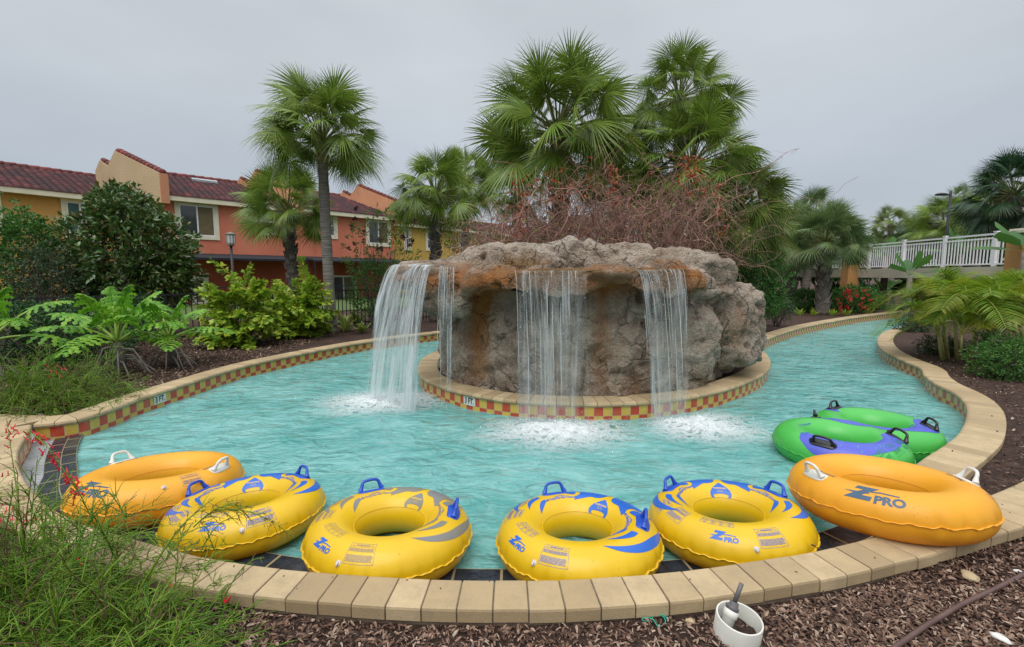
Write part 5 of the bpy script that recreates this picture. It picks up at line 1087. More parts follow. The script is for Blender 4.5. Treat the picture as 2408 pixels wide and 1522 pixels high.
# ---------------------------------------------------------------- strap leaved clumps
def clump(name, c, n, L, w, mat, seed, label, cat='plant', group=None, arch=.6, stif=1.0, nseg=6):
    r = np.random.default_rng(seed); c = np.array(c, float); V = []; F = []; k = 0
    for i in range(n):
        az = r.uniform(0, 6.28); el = R(r.uniform(35, 85)); l = L*r.uniform(.6, 1.1); d = np.array([math.cos(az)*math.cos(el), math.sin(az)*math.cos(el), math.sin(el)]); s_ = np.array([-math.sin(az), math.cos(az), 0]); c0 = c+np.array([r.normal()*.06*L, r.normal()*.06*L, 0])
        for q in range(nseg):
            t_ = q/(nseg-1); p = c0+d*l*t_-np.array([0, 0, arch*l*t_*t_*.6]); ww = w*math.sin(min(1, t_*1.3+.12)*math.pi*.5)*(1-t_**3)+.001; V += [p+s_*ww, p-s_*ww]
        F += [(k+2*q, k+2*q+1, k+2*q+3, k+2*q+2) for q in range(nseg-1)]; k += 2*nseg
    o = mesh_obj(name, V, F, mat, None, None, True, c); o.location = tuple(c); tag(o, label, cat, group); return o
for i, (x, y, l) in enumerate([(752, 776, 'striped ginger clump left of the slim palm base'), (812, 779, 'large striped ginger clump right of the slim palm base'), (850, 782, 'small striped ginger clump nearest the left channel edge'), (838, 765, 'striped ginger clump against the black fence')]):
    g_ = G(x, y, -.03); clump('ginger_plant', g_, 34, .75 if i != 2 else .45, .045, VARI, 90+i, l, group='striped ginger clumps')
for i, x in enumerate((1879, 1912, 1957, 1990)):
    g_ = G(x, 742, -.04); clump('sprout', g_, 16, .55, .03, YELG, 95+i, 'small yellow green grassy sprout by the far channel, %s' % ('first from the left', 'second from the left', 'just right of the squat trunk', 'last on the right')[i], group='small sprouts along the far channel')
# ---------------------------------------------------------------- banana like plants near the bridge
def banana(base, H_, L, n, seed, label, mat, tr=.10, up=72):
    r = np.random.default_rng(seed); base = np.array(base, float); root = empty('banana_plant', base); tag(root, label, 'plant', 'paddle leaved plants by the bridge'); mb = MB(); mb.tube([base, base+[.03, 0, H_*.5], base+[0, 0, H_]], [tr, tr*.85, tr*.6], 9); mb.build('stem', BARK2, root, True, local=base); V = []; F = []; k = 0
    for i in range(n):
        az = i*2.4+r.uniform(-.3, .3); el = R(up-(up-15)*i/n); d = np.array([math.cos(az)*math.cos(el), math.sin(az)*math.cos(el), math.sin(el)]); s_ = np.array([-math.sin(az), math.cos(az), 0]); nm = np.cross(s_, d); c0 = base+[0, 0, H_]
        for q in range(10):
            t_ = q/9; p = c0+d*L*t_-np.array([0, 0, .25*L*t_**2]); ww = 0.008 if t_ < .28 else L*.16*math.sin(min(1, (t_-.28)/.72)*math.pi)**.6*(.9+.2*(q % 2)); V += [p+s_*ww+nm*ww*.4, p, p-s_*ww+nm*ww*.4]
        F += [(k+3*q+j, k+3*q+j+1, k+3*q+j+4, k+3*q+j+3) for q in range(9) for j in (0, 1)]; k += 30
    mesh_obj('leaves', V, F, mat, root, None, True, base)
for i, (x, Y, H_, L, n, up, l) in enumerate([(2074, 21.5, 2.4, 1.3, 7, 75, 'thin trunked paddle leaved plant in front of the railing'), (2135, 17.5, 1.5, 1.35, 6, 80, 'broad paddle leaved plant overlapping the railing'), (2098, 20.5, .5, 1.5, 7, 70, 'dark low paddle leaved plant beside the thin trunk'),
                                    (2250, 24, 2.6, 2.0, 7, 85, 'upright paddle leaves behind the railing'), (2400, 13.5, 2.2, 1.5, 7, 70, 'large paddle leaves at the right edge by the orange pillar')]):
    p = A(x, 700, Y); banana((p[0], Y, -.05), H_, L, n, 110+i, l, MIDG, .13 if i else .16, up)
# ---------------------------------------------------------------- feathery cane palm
def areca(base, seed, label, Hs=.9, nf=46, FL=1.5):
    r = np.random.default_rng(seed); base = np.array(base, float); root = empty('cane_palm', base); tag(root, label, 'palm tree'); cn = MB(); ra = MB(); V = []; F = []; UV = []; k = 0; tops = []
    for i in range(11):
        az = i*2.4; q = .09+.28*r.random(); b_ = base+np.array([math.cos(az)*q, math.sin(az)*q, -.03]); h = Hs*r.uniform(.45, 1.0); t_ = b_+np.array([math.cos(az)*.18*h, math.sin(az)*.18*h, h]); cn.tube([b_, (b_+t_)/2+[.0, 0, .0], t_], [.033, .026, .020], 8); tops.append((t_, az))
    cn.build('canes', M('cane', (.25, .27, .09), (.42, .36, .14), 9, .4), root, True, local=base)
    for i in range(nf):
        t0, a0 = tops[i % 11]; az = a0+r.uniform(-1.7, 1.7); el = R(r.uniform(38, 86)); L = FL*r.uniform(.7, 1.1); d = np.array([math.cos(az)*math.cos(el), math.sin(az)*math.cos(el), math.sin(el)]); P = []
        for q in range(16): s_ = q/15; P.append(t0+d*L*s_-np.array([0, 0, (.55+.25*math.cos(el))*L*s_**2.2]))
        P = np.array(P); ra.tube(P, np.linspace(.010, .003, 16), 4, False); T = np.gradient(P, axis=0); yb = r.uniform(0, 1)
        for q in range(46):
            s_ = .18+.82*q/45; x = s_*15; i0 = min(14, int(x)); p = P[i0]+(P[i0+1]-P[i0])*(x-i0); t_ = unit(T[i0]); bb = np.cross(t_, [0, 0, 1]); bb = unit(bb) if np.linalg.norm(bb) > .1 else np.array([1.0, 0, 0]); nn_ = np.cross(bb, t_); ll = L*.30*math.sin(min(1, s_*1.02)*math.pi*.86+.18)+.04
            for sg in (-1, 1):
                dr = unit(bb*sg*.80+t_*.55+nn_*.42); wv = np.cross(nn_, dr); g_ = r.uniform(.25, .5)
                for j, (f, w_) in enumerate(((0, .003), (.35, .0065), (.7, .0045), (1, .0005))): c_ = p+dr*ll*f-np.array([0, 0, g_*ll*f*f]); V += [c_+wv*w_, c_-wv*w_]; UV += [(f*.6+s_*.4, yb)]*2
                F += [(k+2*j, k+2*j+1, k+2*j+3, k+2*j+2) for j in range(3)]; k += 8
    mesh_obj('fronds', V, F, leafmat('cane_palm_leaf', [(.09, .22, .015), (.17, .33, .02), (.28, .40, .035)], .4, .35, tip=((.50, .36, .03), .3, .9)), root, np.array(UV), True, base); ra.build('leaf_stalks', M('cane_stalk', (.34, .34, .06), rough=.4), root, True, local=base)
b_ = G(2262, 850, -.05); areca(b_, 5, 'large feathery yellow green cane palm on the right bank', 1.0, 84, 1.55)
b_ = A(2400, 800, 9.2); areca((b_[0]+.3, 9.2, -.05), 6, 'second feathery cane palm cut by the right edge', 1.1, 44, 1.6)
# ---------------------------------------------------------------- bare vine thicket on the island
r = np.random.default_rng(8); root = empty('vine_thicket', (1.4, 9.6, -.05)); tag(root, 'wide tangle of bare brown vines with some red leaves behind the rock', 'vines')
mb = MB(); VB = M('bare_vine', (.36, .20, .15), (.21, .125, .095), 6, .8, island=.4); leafp = []; greenp = []
def hump(x): # height of the thicket over its width
    return float(np.interp(x, [-.8, -.3, .2, .8, 1.6, 2.6, 3.6, 3.9, 4.3], [2.2, 2.6, 3.0, 3.2, 3.5, 3.72, 3.7, 3.3, 2.6]))
for i in range(1050):
    x = r.uniform(-.6, 3.95); y = r.uniform(8.4, 10.6); ht = hump(x)*r.uniform(.6, 1.0); p = np.array([x, y, r.uniform(.9, min(2.9, ht))]); P = [p.copy()]; d = unit([r.normal()*.5, r.normal()*.4, 1]); n = r.integers(8, 16)
    for q in range(n):
        d = unit(d+r.normal(size=3)*.42+np.array([0, 0, -.12 if p[2] > ht else .03]))
        if p[2] > ht+.25: d = unit(d+np.array([0, 0, -.5]))
        p = p+d*r.uniform(.10, .22); P.append(p.copy())
    r0 = .004+.014*r.random()**3; mb.tube(P, np.linspace(r0, .0025, len(P)), 4, False)
    for q in range(r.integers(1, 5)):
        s_ = P[r.integers(2, len(P))]; e = [s_.copy()]; d2 = unit(r.normal(size=3)+[0, 0, .3])
        for z_ in range(6): d2 = unit(d2+r.normal(size=3)*.35); e.append(e[-1]+d2*.08)
        mb.tube(e, np.linspace(.0032, .0016, 7), 3, False)
        if r.random() < .35: leafp.append(e[r.integers(2, 6)])
        elif r.random() < .22: greenp.append(e[-1])
# long shoots that stick out to the right and left
for (x0, y0, x1, y1, Y) in ((1690, 440, 1880, 352, 9.5), (1700, 470, 1800, 400, 9.4), (1180, 560, 1130, 530, 9.2), (1690, 560, 1790, 600, 9.0), (1720, 520, 1760, 560, 9.0), (1560, 420, 1480, 330, 9.6), (1500, 520, 1600, 380, 9.5), (1200, 520, 1150, 470, 9.3)):
    a, c_ = A(x0, y0, Y), A(x1, y1, Y); P = [a*(1-t_)+c_*t_+np.array([0, 0, .06*math.sin(t_*9)]) for t_ in np.linspace(0, 1, 14)]; mb.tube(P, np.linspace(.009, .003, 14), 4, False)
    for q in range(14): e = P[q]; mb.tube([e, e+r.normal(size=3)*.06, e+r.normal(size=3)*.10], [.003, .002, .0015], 3, False); greenp.append(e+r.normal(size=3)*.04) if x1 < 1800 else None
mb.build('branches', VB, root, True, local=(1.4, 9.6, -.05))
RL = leafmat('russet_leaf', [(.30, .06, .02), (.42, .11, .04), (.22, .05, .02)], .3); LG = leafmat('small_lime_leaf', [(.16, .26, .03), (.28, .32, .05)], .3)
extra_red = [A(x, y, 8.6+r.uniform(0, .8)) for x, y in [(1225+r.normal()*14, 505+r.normal()*45) for _ in range(34)]+[(1440+r.normal()*7, r.uniform(380, 500)) for _ in range(26)]+[(1628+r.normal()*18, r.uniform(360, 470)) for _ in range(46)]+[(1690+r.normal()*7, r.uniform(420, 560)) for _ in range(22)]+[(1440+r.normal()*9, r.uniform(555, 590)) for _ in range(8)]+[(1300+r.normal()*50, 430+r.normal()*20) for _ in range(30)]]
dots('russet_leaves', RL, leafp[:90]+extra_red, .030, root, n=5, seed=1); dots('green_leaves', LG, greenp, .020, root, n=4, seed=2)
# ================================================================ firecracker plants
FG = leafmat('wiry_green_stem', [(.06, .16, .012), (.12, .27, .02), (.24, .37, .035), (.13, .22, .02)], .25, .5); WIRE = M('wiry_brown_stem', (.10, .055, .03), (.16, .10, .05), 5, .7, island=.4)
FLOW = leafmat('scarlet_tube_flower', [(.72, .02, .035), (.85, .05, .06)], .25, .4)
def fire_plant(c, spread, H_, n, seed, label, flowers, tw=1.0, aim=None, rich=14, name='firecracker_plant', thick=1.0):
    r = np.random.default_rng(seed); c = np.array(c, float); root = empty(name, c); tag(root, label, 'plant', 'wiry plants with scarlet tube flowers'); mb = MB(); wb = MB(); fl = MB()
    for i in range(n):
        az = r.uniform(0, 6.28) if aim is None else r.normal(aim[0], aim[1]); el = R(r.uniform(18, 85)); L = (H_*.6+spread*.8)*r.uniform(.45, 1.1); b_ = c+np.array([r.normal()*spread*.33, r.normal()*spread*.33, 0]); d = np.array([math.cos(az)*math.cos(el), math.sin(az)*math.cos(el), math.sin(el)])
        P = np.array([b_+d*L*s_-np.array([0, 0, .62*L*s_*s_*math.cos(el)**.5]) for s_ in np.linspace(0, 1, 12)])+np.cumsum(r.normal(size=(12, 3))*.006, 0); P[:, 2] = np.maximum(P[:, 2], c[2]+.02)
        (mb if r.random() < .72 else wb).tube(P, np.linspace(.0035, .0012, 12)*tw, 3, False)
        for q in range(rich):
            j = r.integers(2, 11); s0 = P[j]; T = unit(P[j+1]-P[j-1]) if j < 11 else d; dd = unit(T*.9+r.normal(size=3)*.55); l = r.uniform(.07, .26)*min(1.4, L); e = [s0+dd*l*t_+np.array([0, 0, -.25*l*t_*t_]) for t_ in (0, .35, .7, 1)]; (mb if r.random() < .86 else wb).tube(e, np.array([.0020, .0016, .0013, .0008])*tw, 3, False)
            if r.random() < .5:
                for _ in range(2): d3 = unit(dd+r.normal(size=3)*.6); l3 = l*.45; s3 = e[1+_]; mb.tube([s3, s3+d3*l3*.5, s3+d3*l3-np.array([0, 0, .1*l3])], np.array([.0014, .0011, .0007])*tw, 3, False)
    mb.build('stems', FG, root, True, local=c); wb.build('dry_stems', WIRE, root, True, local=c)
    for p, s_ in flowers:
        d = unit(np.array([r.normal()*.5+.2, r.normal()*.4, -.9])); p = np.array(p); fl.tube([p, p+d*s_*.2, p+d*s_*.8, p+d*s_, p+d*s_*1.08], np.array([.0012, .0028, .0036, .0050, .0075])*s_/.035, 6, True)
    if flowers: fl.build('flowers', FLOW, root, True, local=c)
    return root
r = np.random.default_rng(12)
fl1 = [(A(25+r.normal()*18, 985+abs(r.normal())*34, 2.55), .03) for _ in range(14)]
fl1 += [(A(60+120*t_+r.normal()*7, 1010+150*t_**1.4+r.normal()*12, 2.45), .034) for t_ in r.uniform(0, 1, 34)]+[(A(176+r.normal()*9, 1145+r.normal()*22, 2.4), .034) for _ in range(18)]+[(A(40+r.normal()*30, 1190+r.normal()*35, 2.3), .026) for _ in range(14)]
fl1 += [(A(x, y, 2.0), .040) for x, y in ((530, 1395), (545, 1400), (366, 1440), (394, 1448), (655, 1470), (535, 1480), (560, 1502), (528, 1500), (392, 1365), (180, 1310), (60, 1210))]
fire_plant((-2.30, 1.62, -.08), .82, .34, 640, 41, 'large wiry green plant spilling over the pavers in the lower left corner', fl1, rich=17, tw=1.35)
fire_plant((-1.60, 1.55, -.09), .52, .28, 420, 42, 'low wiry green plant at the bottom edge right of the big one', [], rich=15, tw=1.35)
fire_plant((-3.3, 2.2, -.08), .55, .62, 110, 43, 'taller wiry plant against the left edge of the picture', [(A(20+r.normal()*22, 1235+r.normal()*60, 2.6), .024) for _ in range(16)], rich=12)
# reaching sprays that cross in front of the second yellow tube
root = empty('firecracker_plant', (-1.9, 1.75, -.08)); tag(root, 'long leafless spray reaching up over the second yellow tube', 'plant', 'wiry plants with scarlet tube flowers'); mb = MB(); wb = MB()
def spray(a, c_, Ya, Yc, r0, nb, bl, side=None, m=None):
    p0, p1 = A(*a, Ya), A(*c_, Yc); P = [p0*(1-t_)+p1*t_+np.array([0, 0, .05*math.sin(t_*math.pi)]) for t_ in np.linspace(0, 1, 12)]; mb.tube(P, np.linspace(r0, .0012, 12), 4, False); T = unit(p1-p0)
    for i in range(nb):
        j = 1+int(10*i/nb); dd = unit(T*.8+r.normal(size=3)*.6); l = bl*r.uniform(.4, 1)*(1.1-j/14); e = [P[j]+dd*l*t_-np.array([0, 0, .3*l*t_*t_]) for t_ in (0, .4, .75, 1)]; (wb if r.random() < .4 else mb).tube(e, [.0018, .0013, .0010, .0007], 3, False)
        for _ in range(3): s_ = e[r.integers(1, 4)]; d3 = unit(dd+r.normal(size=3)*.8); wb.tube([s_, s_+d3*l*.22], [.0009, .0006], 3, False)
spray((330, 1385), (505, 1170), 1.85, 1.95, .006, 34, .10); spray((455, 1240), (590, 1195), 1.9, 1.95, .003, 34, .11); spray((500, 1200), (690, 1262), 1.92, 2.0, .003, 38, .10); spray((470, 1300), (560, 1220), 1.85, 1.95, .003, 14, .07); spray((420, 1345), (470, 1280), 1.85, 1.9, .003, 12, .07); spray((520, 1420), (620, 1310), 1.75, 1.85, .0025, 22, .08)
spray((60, 1300), (15, 985), 2.2, 2.5, .004, 20, .12); spray((70, 1240), (180, 1100), 2.3, 2.4, .003, 26, .08); spray((190, 1420), (192, 1130), 2.1, 2.35, .0035, 20, .06); spray((0, 970), (110, 990), 2.5, 2.5, .002, 14, .07); spray((60, 1010), (175, 1145), 2.45, 2.4, .003, 26, .05)
mb.build('stems', FG, root, True, local=(-1.9, 1.75, -.08)); wb.build('dry_stems', WIRE, root, True, local=(-1.9, 1.75, -.08))
g_ = G(60, 965, 0); fire_plant((g_[0]-.1, g_[1]+.35, -.05), .75, .62, 230, 44, 'yellow green wiry mound on the mulch at the left edge of the channel', [(A(130+r.normal()*14, 868+r.normal()*8, 5.2), .04) for _ in range(8)], tw=1.5, rich=16)
g_ = G(130, 960, 0); fire_plant((g_[0]+.1, g_[1]+.2, -.05), .45, .16, 120, 45, 'low sprawling wiry mound next to the corner of the left channel edge', [], tw=1.4, rich=12)
# ================================================================ houses
def stucco(name, c1, c2): 
    m = M(name, c1, c2, .55, .9, 22, .5, .03); return m
S_TAN = stucco('tan_stucco', (.60, .33, .095), (.54, .29, .08)); S_COR = stucco('coral_stucco', (.66, .215, .125), (.58, .17, .10)); S_YEL = stucco('yellow_stucco', (.62, .42, .10), (.56, .37, .08)); S_BEI = stucco('beige_stucco', (.56, .41, .25), (.48, .35, .2)); S_SAL = stucco('salmon_stucco', (.66, .31, .17), (.58, .26, .14)); S_RED_SHADE = stucco('shaded_red_stucco', (.50, .12, .075), (.42, .09, .055))  # lower walls: red with the shade under the porch roofs put into the colour
CREAM = M('cream_trim', (.76, .71, .54), (.68, .63, .46), 3, .8); FRAME = M('white_frame', (.75, .75, .76), rough=.4); GLASS = M('window_glass', (.035, .04, .042), (.06, .065, .065), 2, .08, spec=.8); BLIND = M('window_blind', (.16, .12, .05), (.12, .09, .04), 4, .5); CURT = M('green_curtain', (.05, .14, .13), (.03, .09, .09), 6, .5)
AWN = M('awning_dark', (.022, .025, .034), (.03, .034, .042), 2, .85, spec=.2); DARK = M('dark_metal', (.01, .01, .012), rough=.5)
m, nt, b, out = newmat('roof_tile'); t = nd(nt, 'ShaderNodeTexCoord')
g = nd(nt, 'ShaderNodeNewGeometry'); rp = nd(nt, 'ShaderNodeValToRGB', {'Fac': g.outputs['Random Per Island']}); e = rp.color_ramp.elements; e[0].color = (.055, .016, .018, 1); e[1].color = (.14, .034, .034, 1); q = e.new(.5); q.color = (.075, .020, .023, 1)
nt.links.new(mixc(nt, noisef(nt, .8, 5, lo=.45, hi=.65), rp.outputs[0], (.035, .018, .022)), b.inputs['Base Color']); b.inputs['Roughness'].default_value = .8; RTILE = m
RIDGE = M('ridge_tile', (.20, .045, .038), (.12, .03, .028), 2, .8, island=.3)
EZ = 5.4
def v3(p, z): return np.array([p[0], p[1], z])
class Facade:
    def __init__(s, p0, p1, off=.35):
        s.p0 = np.array(p0[:2]); d = np.array(p1[:2])-s.p0; s.L = np.linalg.norm(d); s.e = d/s.L; s.n = np.array([-s.e[1], s.e[0]]); s.w0 = s.p0+s.n*off     # n points away from the viewer
    def hit(s, x, y):
        r_ = ray(x, y); M_ = np.array([[r_[0], -s.e[0]], [r_[1], -s.e[1]]]); t, q = np.linalg.solve(M_, s.w0); return q, CAM_H+r_[2]*t
    def P(s, q, z, o=0): p = s.w0+s.e*q+s.n*o; return np.array([p[0], p[1], z])
def fbox(mb, F, q0, q1, z0, z1, o0, o1):
    V = [F.P(q, z, o) for z in (z0, z1) for o in (o0, o1) for q in (q0, q1)]; mb.add(V, [(0, 2, 3, 1), (4, 5, 7, 6), (0, 1, 5, 4), (2, 6, 7, 3), (0, 4, 6, 2), (1, 3, 7, 5)])
def window(F, x0, y0, x1, y1, root, panes=2, kind='slide', glass=None, trim=.19):
    q0, za = F.hit(x0, (y0+y1)/2); q1, zb = F.hit(x1, (y0+y1)/2); _, zt = F.hit((x0+x1)/2, y0); _, zb_ = F.hit((x0+x1)/2, y1); loc = np.array(tuple(root.location)); mb = MB()
    for a in ((q0, q1, zt-trim, zt), (q0, q1, zb_, zb_+trim), (q0, q0+trim, zb_+trim, zt-trim), (q1-trim, q1, zb_+trim, zt-trim)): fbox(mb, F, *a, -.06, .02)
    w = mb.build('window', CREAM, root, local=loc); a0, a1, c0, c1 = q0+trim, q1-trim, zb_+trim, zt-trim; f = .055; mb = MB()
    for a in ((a0, a1, c1-f, c1), (a0, a1, c0, c0+f), (a0, a0+f, c0+f, c1-f), (a1-f, a1, c0+f, c1-f)): fbox(mb, F, *a, -.035, .02)
    if kind == 'slide': fbox(mb, F, (a0+a1)/2-.035, (a0+a1)/2+.035, c0+f, c1-f, -.033, .02)
    else: fbox(mb, F, a0+f, a1-f, (c0+c1)/2-.03, (c0+c1)/2+.03, -.033, .02)
    mb.build('frame', FRAME, w, local=loc)
    for k, (u0, u1) in enumerate(((a0+f, (a0+a1)/2-.035), ((a0+a1)/2+.035, a1-f)) if kind == 'slide' else ((a0+f, a1-f),)):
        mb = MB(); fbox(mb, F, u0, u1, c0+f, c1-f, -.012, .01); mb.build('pane', (glass or (GLASS, BLIND))[k % 2], w, local=loc)
def roof(F, q0, q1, root, zr=7.15, back=4.2, loc=None):
    """clay barrel tiles laid in courses on the slope, one mesh"""
    loc = np.array(tuple(root.location)); mb = MB(); sl = (zr-EZ)/back; rows = 15; tw = .31; cols = int((q1-q0)/tw); tw = (q1-q0)/cols
    base = MB(); V = [F.P(q0, EZ-.02, -.42), F.P(q1, EZ-.02, -.42), F.P(q1, zr-.02, back), F.P(q0, zr-.02, back)]; base.add(V, [(0, 1, 2, 3)]); V = [F.P(q0, zr-.02, back), F.P(q1, zr-.02, back), F.P(q1, EZ, back*2), F.P(q0, EZ, back*2)]; base.add(V, [(0, 1, 2, 3)])
    for i in range(rows):
        b0 = -.45+(back+.45)*i/rows; b1 = -.45+(back+.45)*(i+1.12)/rows; z0 = EZ+(b0+.42)/(back+.42)*(zr-EZ)+.05; z1 = EZ+(b1+.42)/(back+.42)*(zr-EZ)-.005
        for c in range(cols):
            V = []
            for (b_, z_) in ((b0, z0), (b1, z1)):
                for k in range(6):
                    a = k/5; V.append(F.P(q0+(c+a)*tw, z_+.075*math.sin(a*math.pi)**.8, b_))
            V += [F.P(q0+c*tw, z0-.04, b0), F.P(q0+(c+1)*tw, z0-.04, b0)]
            mb.add(V, [(k, k+1, k+7, k+6) for k in range(5)]+[(12, 13, 5, 4, 3, 2, 1, 0)])
    base.add([F.P(q, z, o) for q in (q0, q1) for z, o in ((EZ-.02, -.42), (EZ-.2, .0), (zr-.02, back))], [(0, 1, 2), (3, 5, 4)])
    r_ = mb.build('roof', RTILE, root, True, loc); base.build('roof_deck', DARK, r_, local=loc)
    rg = MB(); n = int((q1-q0)/.42)
    for i in range(n): a, b_ = F.P(q0+(q1-q0)*i/n, zr+.03, back), F.P(q0+(q1-q0)*(i+1.1)/n, zr+.06, back); rg.tube([a, b_], .13, 8)
    rg.build('ridge', RIDGE, r_, True, loc)
def eave(F, q0, q1, root):
    loc = np.array(tuple(root.location)); mb = MB(); fbox(mb, F, q0, q1, EZ-.24, EZ, -.42, -.36); fbox(mb, F, q0, q1, EZ-.235, EZ-.215, -.358, -.002); mb.build('eave_board', CREAM, root, local=loc)
def walls(F, q0, q1, root, mat, z0=-.1, z1=EZ-.18, depth=8, name='wall', o=0.0):
    loc = np.array(tuple(root.location)); mb = MB(); fbox(mb, F, q0, q1, z0, z1, o, depth); return mb.build(name, mat, root, local=loc)
E1a, E1b = G(0, 437, EZ), G(290, 468, EZ); E2a, E2b = G(375, 457, EZ), G(906, 508, EZ); E4a, E4b = G(950, 525, EZ), G(1098, 540, EZ)
F1 = Facade(E1a, E1b); F2 = Facade(E2a, E2a+np.array([.7086, .7056, 0])*10); F4 = Facade(E4a, E4b)
def mk(F, label, q=0): r_ = empty('town_house', F.P(q, -.05)); tag(r_, label, 'house', 'row of attached houses'); return r_
qa = F2.hit(372, 500)[0]
GM = np.array([-.92, .392])          # the gable walls run back and to the left
def gp(F, q, z, b_, w=0.0): p = F.P(q, z)+np.array([GM[0], GM[1], 0])*b_+np.array([.392, .92, 0])*w; return p
def plane_prof(F, q):
    p0 = F.P(q, 0)[:2]; prof = []
    for x, y in ((362, 411), (278, 357), (262, 392), (243, 379), (233, 403)):
        r_ = ray(x, y); M_ = np.array([[r_[0], -GM[0]], [r_[1], -GM[1]]]); t, b_ = np.linalg.solve(M_, p0); prof.append((b_, CAM_H+r_[2]*t))
    return prof
GP = plane_prof(F2, F2.hit(366, 440)[0]); print('gable', [(round(a, 2), round(b_, 2)) for a, b_ in GP])
def px_of(P): d = P[1]*math.cos(PITCH)-(P[2]-CAM_H)*math.sin(PITCH); return FW/2+FPX*P[0]/d
def q_for(x): qs_ = np.linspace(0, 30, 600); return qs_[np.argmin([abs(px_of(gp(F2, q, GP[1][1], GP[1][0]))-x) for q in qs_])]
qb = q_for(604); qc = q_for(844); print('q', qa, qb, qc, px_of(F2.P(qb, 5)), px_of(F2.P(qc, 5)))
H1 = mk(F1, 'tan orange house with dark red tiled roof at the far left'); walls(F1, -9, F1.L+1.6, H1, S_TAN); roof(F1, -9, F1.L+1.2, H1, 7.05); eave(F1, -9, F1.L+1.2, H1)
window(F1, 146, 468, 232, 560, H1, glass=(CURT, GLASS)); window(F1, -70, 455, 5, 545, H1)
H2 = mk(F2, 'coral house with the wide two pane window, between the first and second gable walls', qa); walls(F2, qa+.2, qb, H2, S_COR, 2.42); walls(F2, qa+.2, qb, H2, S_RED_SHADE, -.1, 2.42, name='lower_wall', o=.02); roof(F2, qa+.2, qb, H2); eave(F2, qa+.3, qb, H2)
window(F2, 412, 475, 514, 563, H2); window(F2, 605, 490, 655, 553, H2, kind='hung', glass=(GLASS,)); window(F2, 448, 648, 492, 722, H2, kind='hung', glass=(BLIND,))
H3 = mk(F2, 'coral house behind the tall slim palm trunk with white sliding doors below', qb); walls(F2, qb+.02, qc, H3, S_COR, 2.42); walls(F2, qb+.02, qc, H3, S_RED_SHADE, -.1, 2.42, name='lower_wall', o=.02); roof(F2, qb+.02, qc, H3); eave(F2, qb+.02, qc, H3)
window(F2, 764, 500, 793, 562, H3, kind='hung', glass=(GLASS,)); window(F2, 860, 514, 918, 580, H3); window(F2, 778, 648, 838, 752, H3, trim=.05)
H4 = mk(F4, 'yellow house at the far end of the row partly hidden by palms'); walls(F4, -.9, 24, H4, S_YEL); roof(F4, -.9, 24, H4, 6.75); eave(F4, -.9, 24, H4)
window(F4, 949, 532, 966, 590, H4, kind='hung', glass=(GLASS,)); window(F4, 1000, 538, 1018, 590, H4, kind='hung', glass=(GLASS,)); window(F4, 1078, 546, 1094, 588, H4, kind='hung', glass=(GLASS,)); window(F4, 1138, 550, 1160, 590, H4, kind='hung', glass=(GLASS,))
# the stepped gable walls between the houses
def gable(F, q, root_label, mat, end_mat, k=1.0, z_low=None):
    root = empty('gable_wall', F.P(q, 4)); tag(root, root_label, 'gable wall', 'stepped gable walls between the houses'); loc = np.array(tuple(root.location))
    w = .38; prof = [(-.62, GP[0][1]-.0), (GP[1][0], GP[1][1]), (GP[2][0]-.0, GP[2][1]), (GP[3][0], GP[3][1]), (GP[4][0], GP[4][1])]
    poly = [(-.62, EZ-.42)]+[(b_, (z-EZ)*k+EZ) for b_, z in prof]+[(GP[4][0], 4.0), (.2, 4.0), (.2, EZ-.42)]
    for i in range(2):
        pass
    V = [gp(F, q, z, b_, -w/2) for b_, z in poly]+[gp(F, q, z, b_, w/2) for b_, z in poly]; n = len(poly); mb = MB(); mb.add(V, [tuple(range(n)), tuple(range(2*n-1, n-1, -1))]+[(i, (i+1) % n, (i+1) % n+n, i+n) for i in range(n)]); mb.build('wall', mat, root, local=loc)
    ml = MB(); c_ = gp(F, q, (EZ-.43+(prof[0][1]-EZ)*k+EZ-.02)/2, -.64); ml.box(c_, (.05, w+.01, (prof[0][1]-EZ)*k+.41), math.atan2(GM[1], GM[0])); ml.build('end_face', end_mat, root, local=loc)
    cp = MB()
    for a, b_ in ((poly[1], poly[2]), (poly[3], poly[4])):
        d = np.hypot(a[0]-b_[0], a[1]-b_[1]); n_ = max(2, int(d/.30))
        for i in range(n_): t0, t1 = i/n_, (i+1.12)/n_; cp.tube([gp(F, q, a[1]+(b_[1]-a[1])*t0+.06, a[0]+(b_[0]-a[0])*t0), gp(F, q, a[1]+(b_[1]-a[1])*t1+.03, a[0]+(b_[0]-a[0])*t1)], [.155, .135], 8)
    cp.build('cap_tiles', RIDGE, root, True, loc)
gable(F2, qa, 'beige stepped gable wall with orange end, first and largest from the left', S_BEI, S_SAL)
gable(F2, qb, 'salmon stepped gable wall between the two coral houses behind the palms', S_SAL, S_SAL)
gable(F2, qc, 'salmon stepped gable wall between the coral and yellow houses', S_SAL, S_SAL)
mb = MB(); V = [gp(F2, qa, z, b_, w_) for z in (-.1, EZ-.2) for w_ in (-.18, .18) for b_ in (-.05, 7)]; mb.add(V, [(0, 2, 3, 1), (4, 5, 7, 6), (0, 1, 5, 4), (2, 6, 7, 3), (0, 4, 6, 2), (1, 3, 7, 5)]); mb.build('side_wall', S_BEI, H2, local=np.array(tuple(H2.location)))
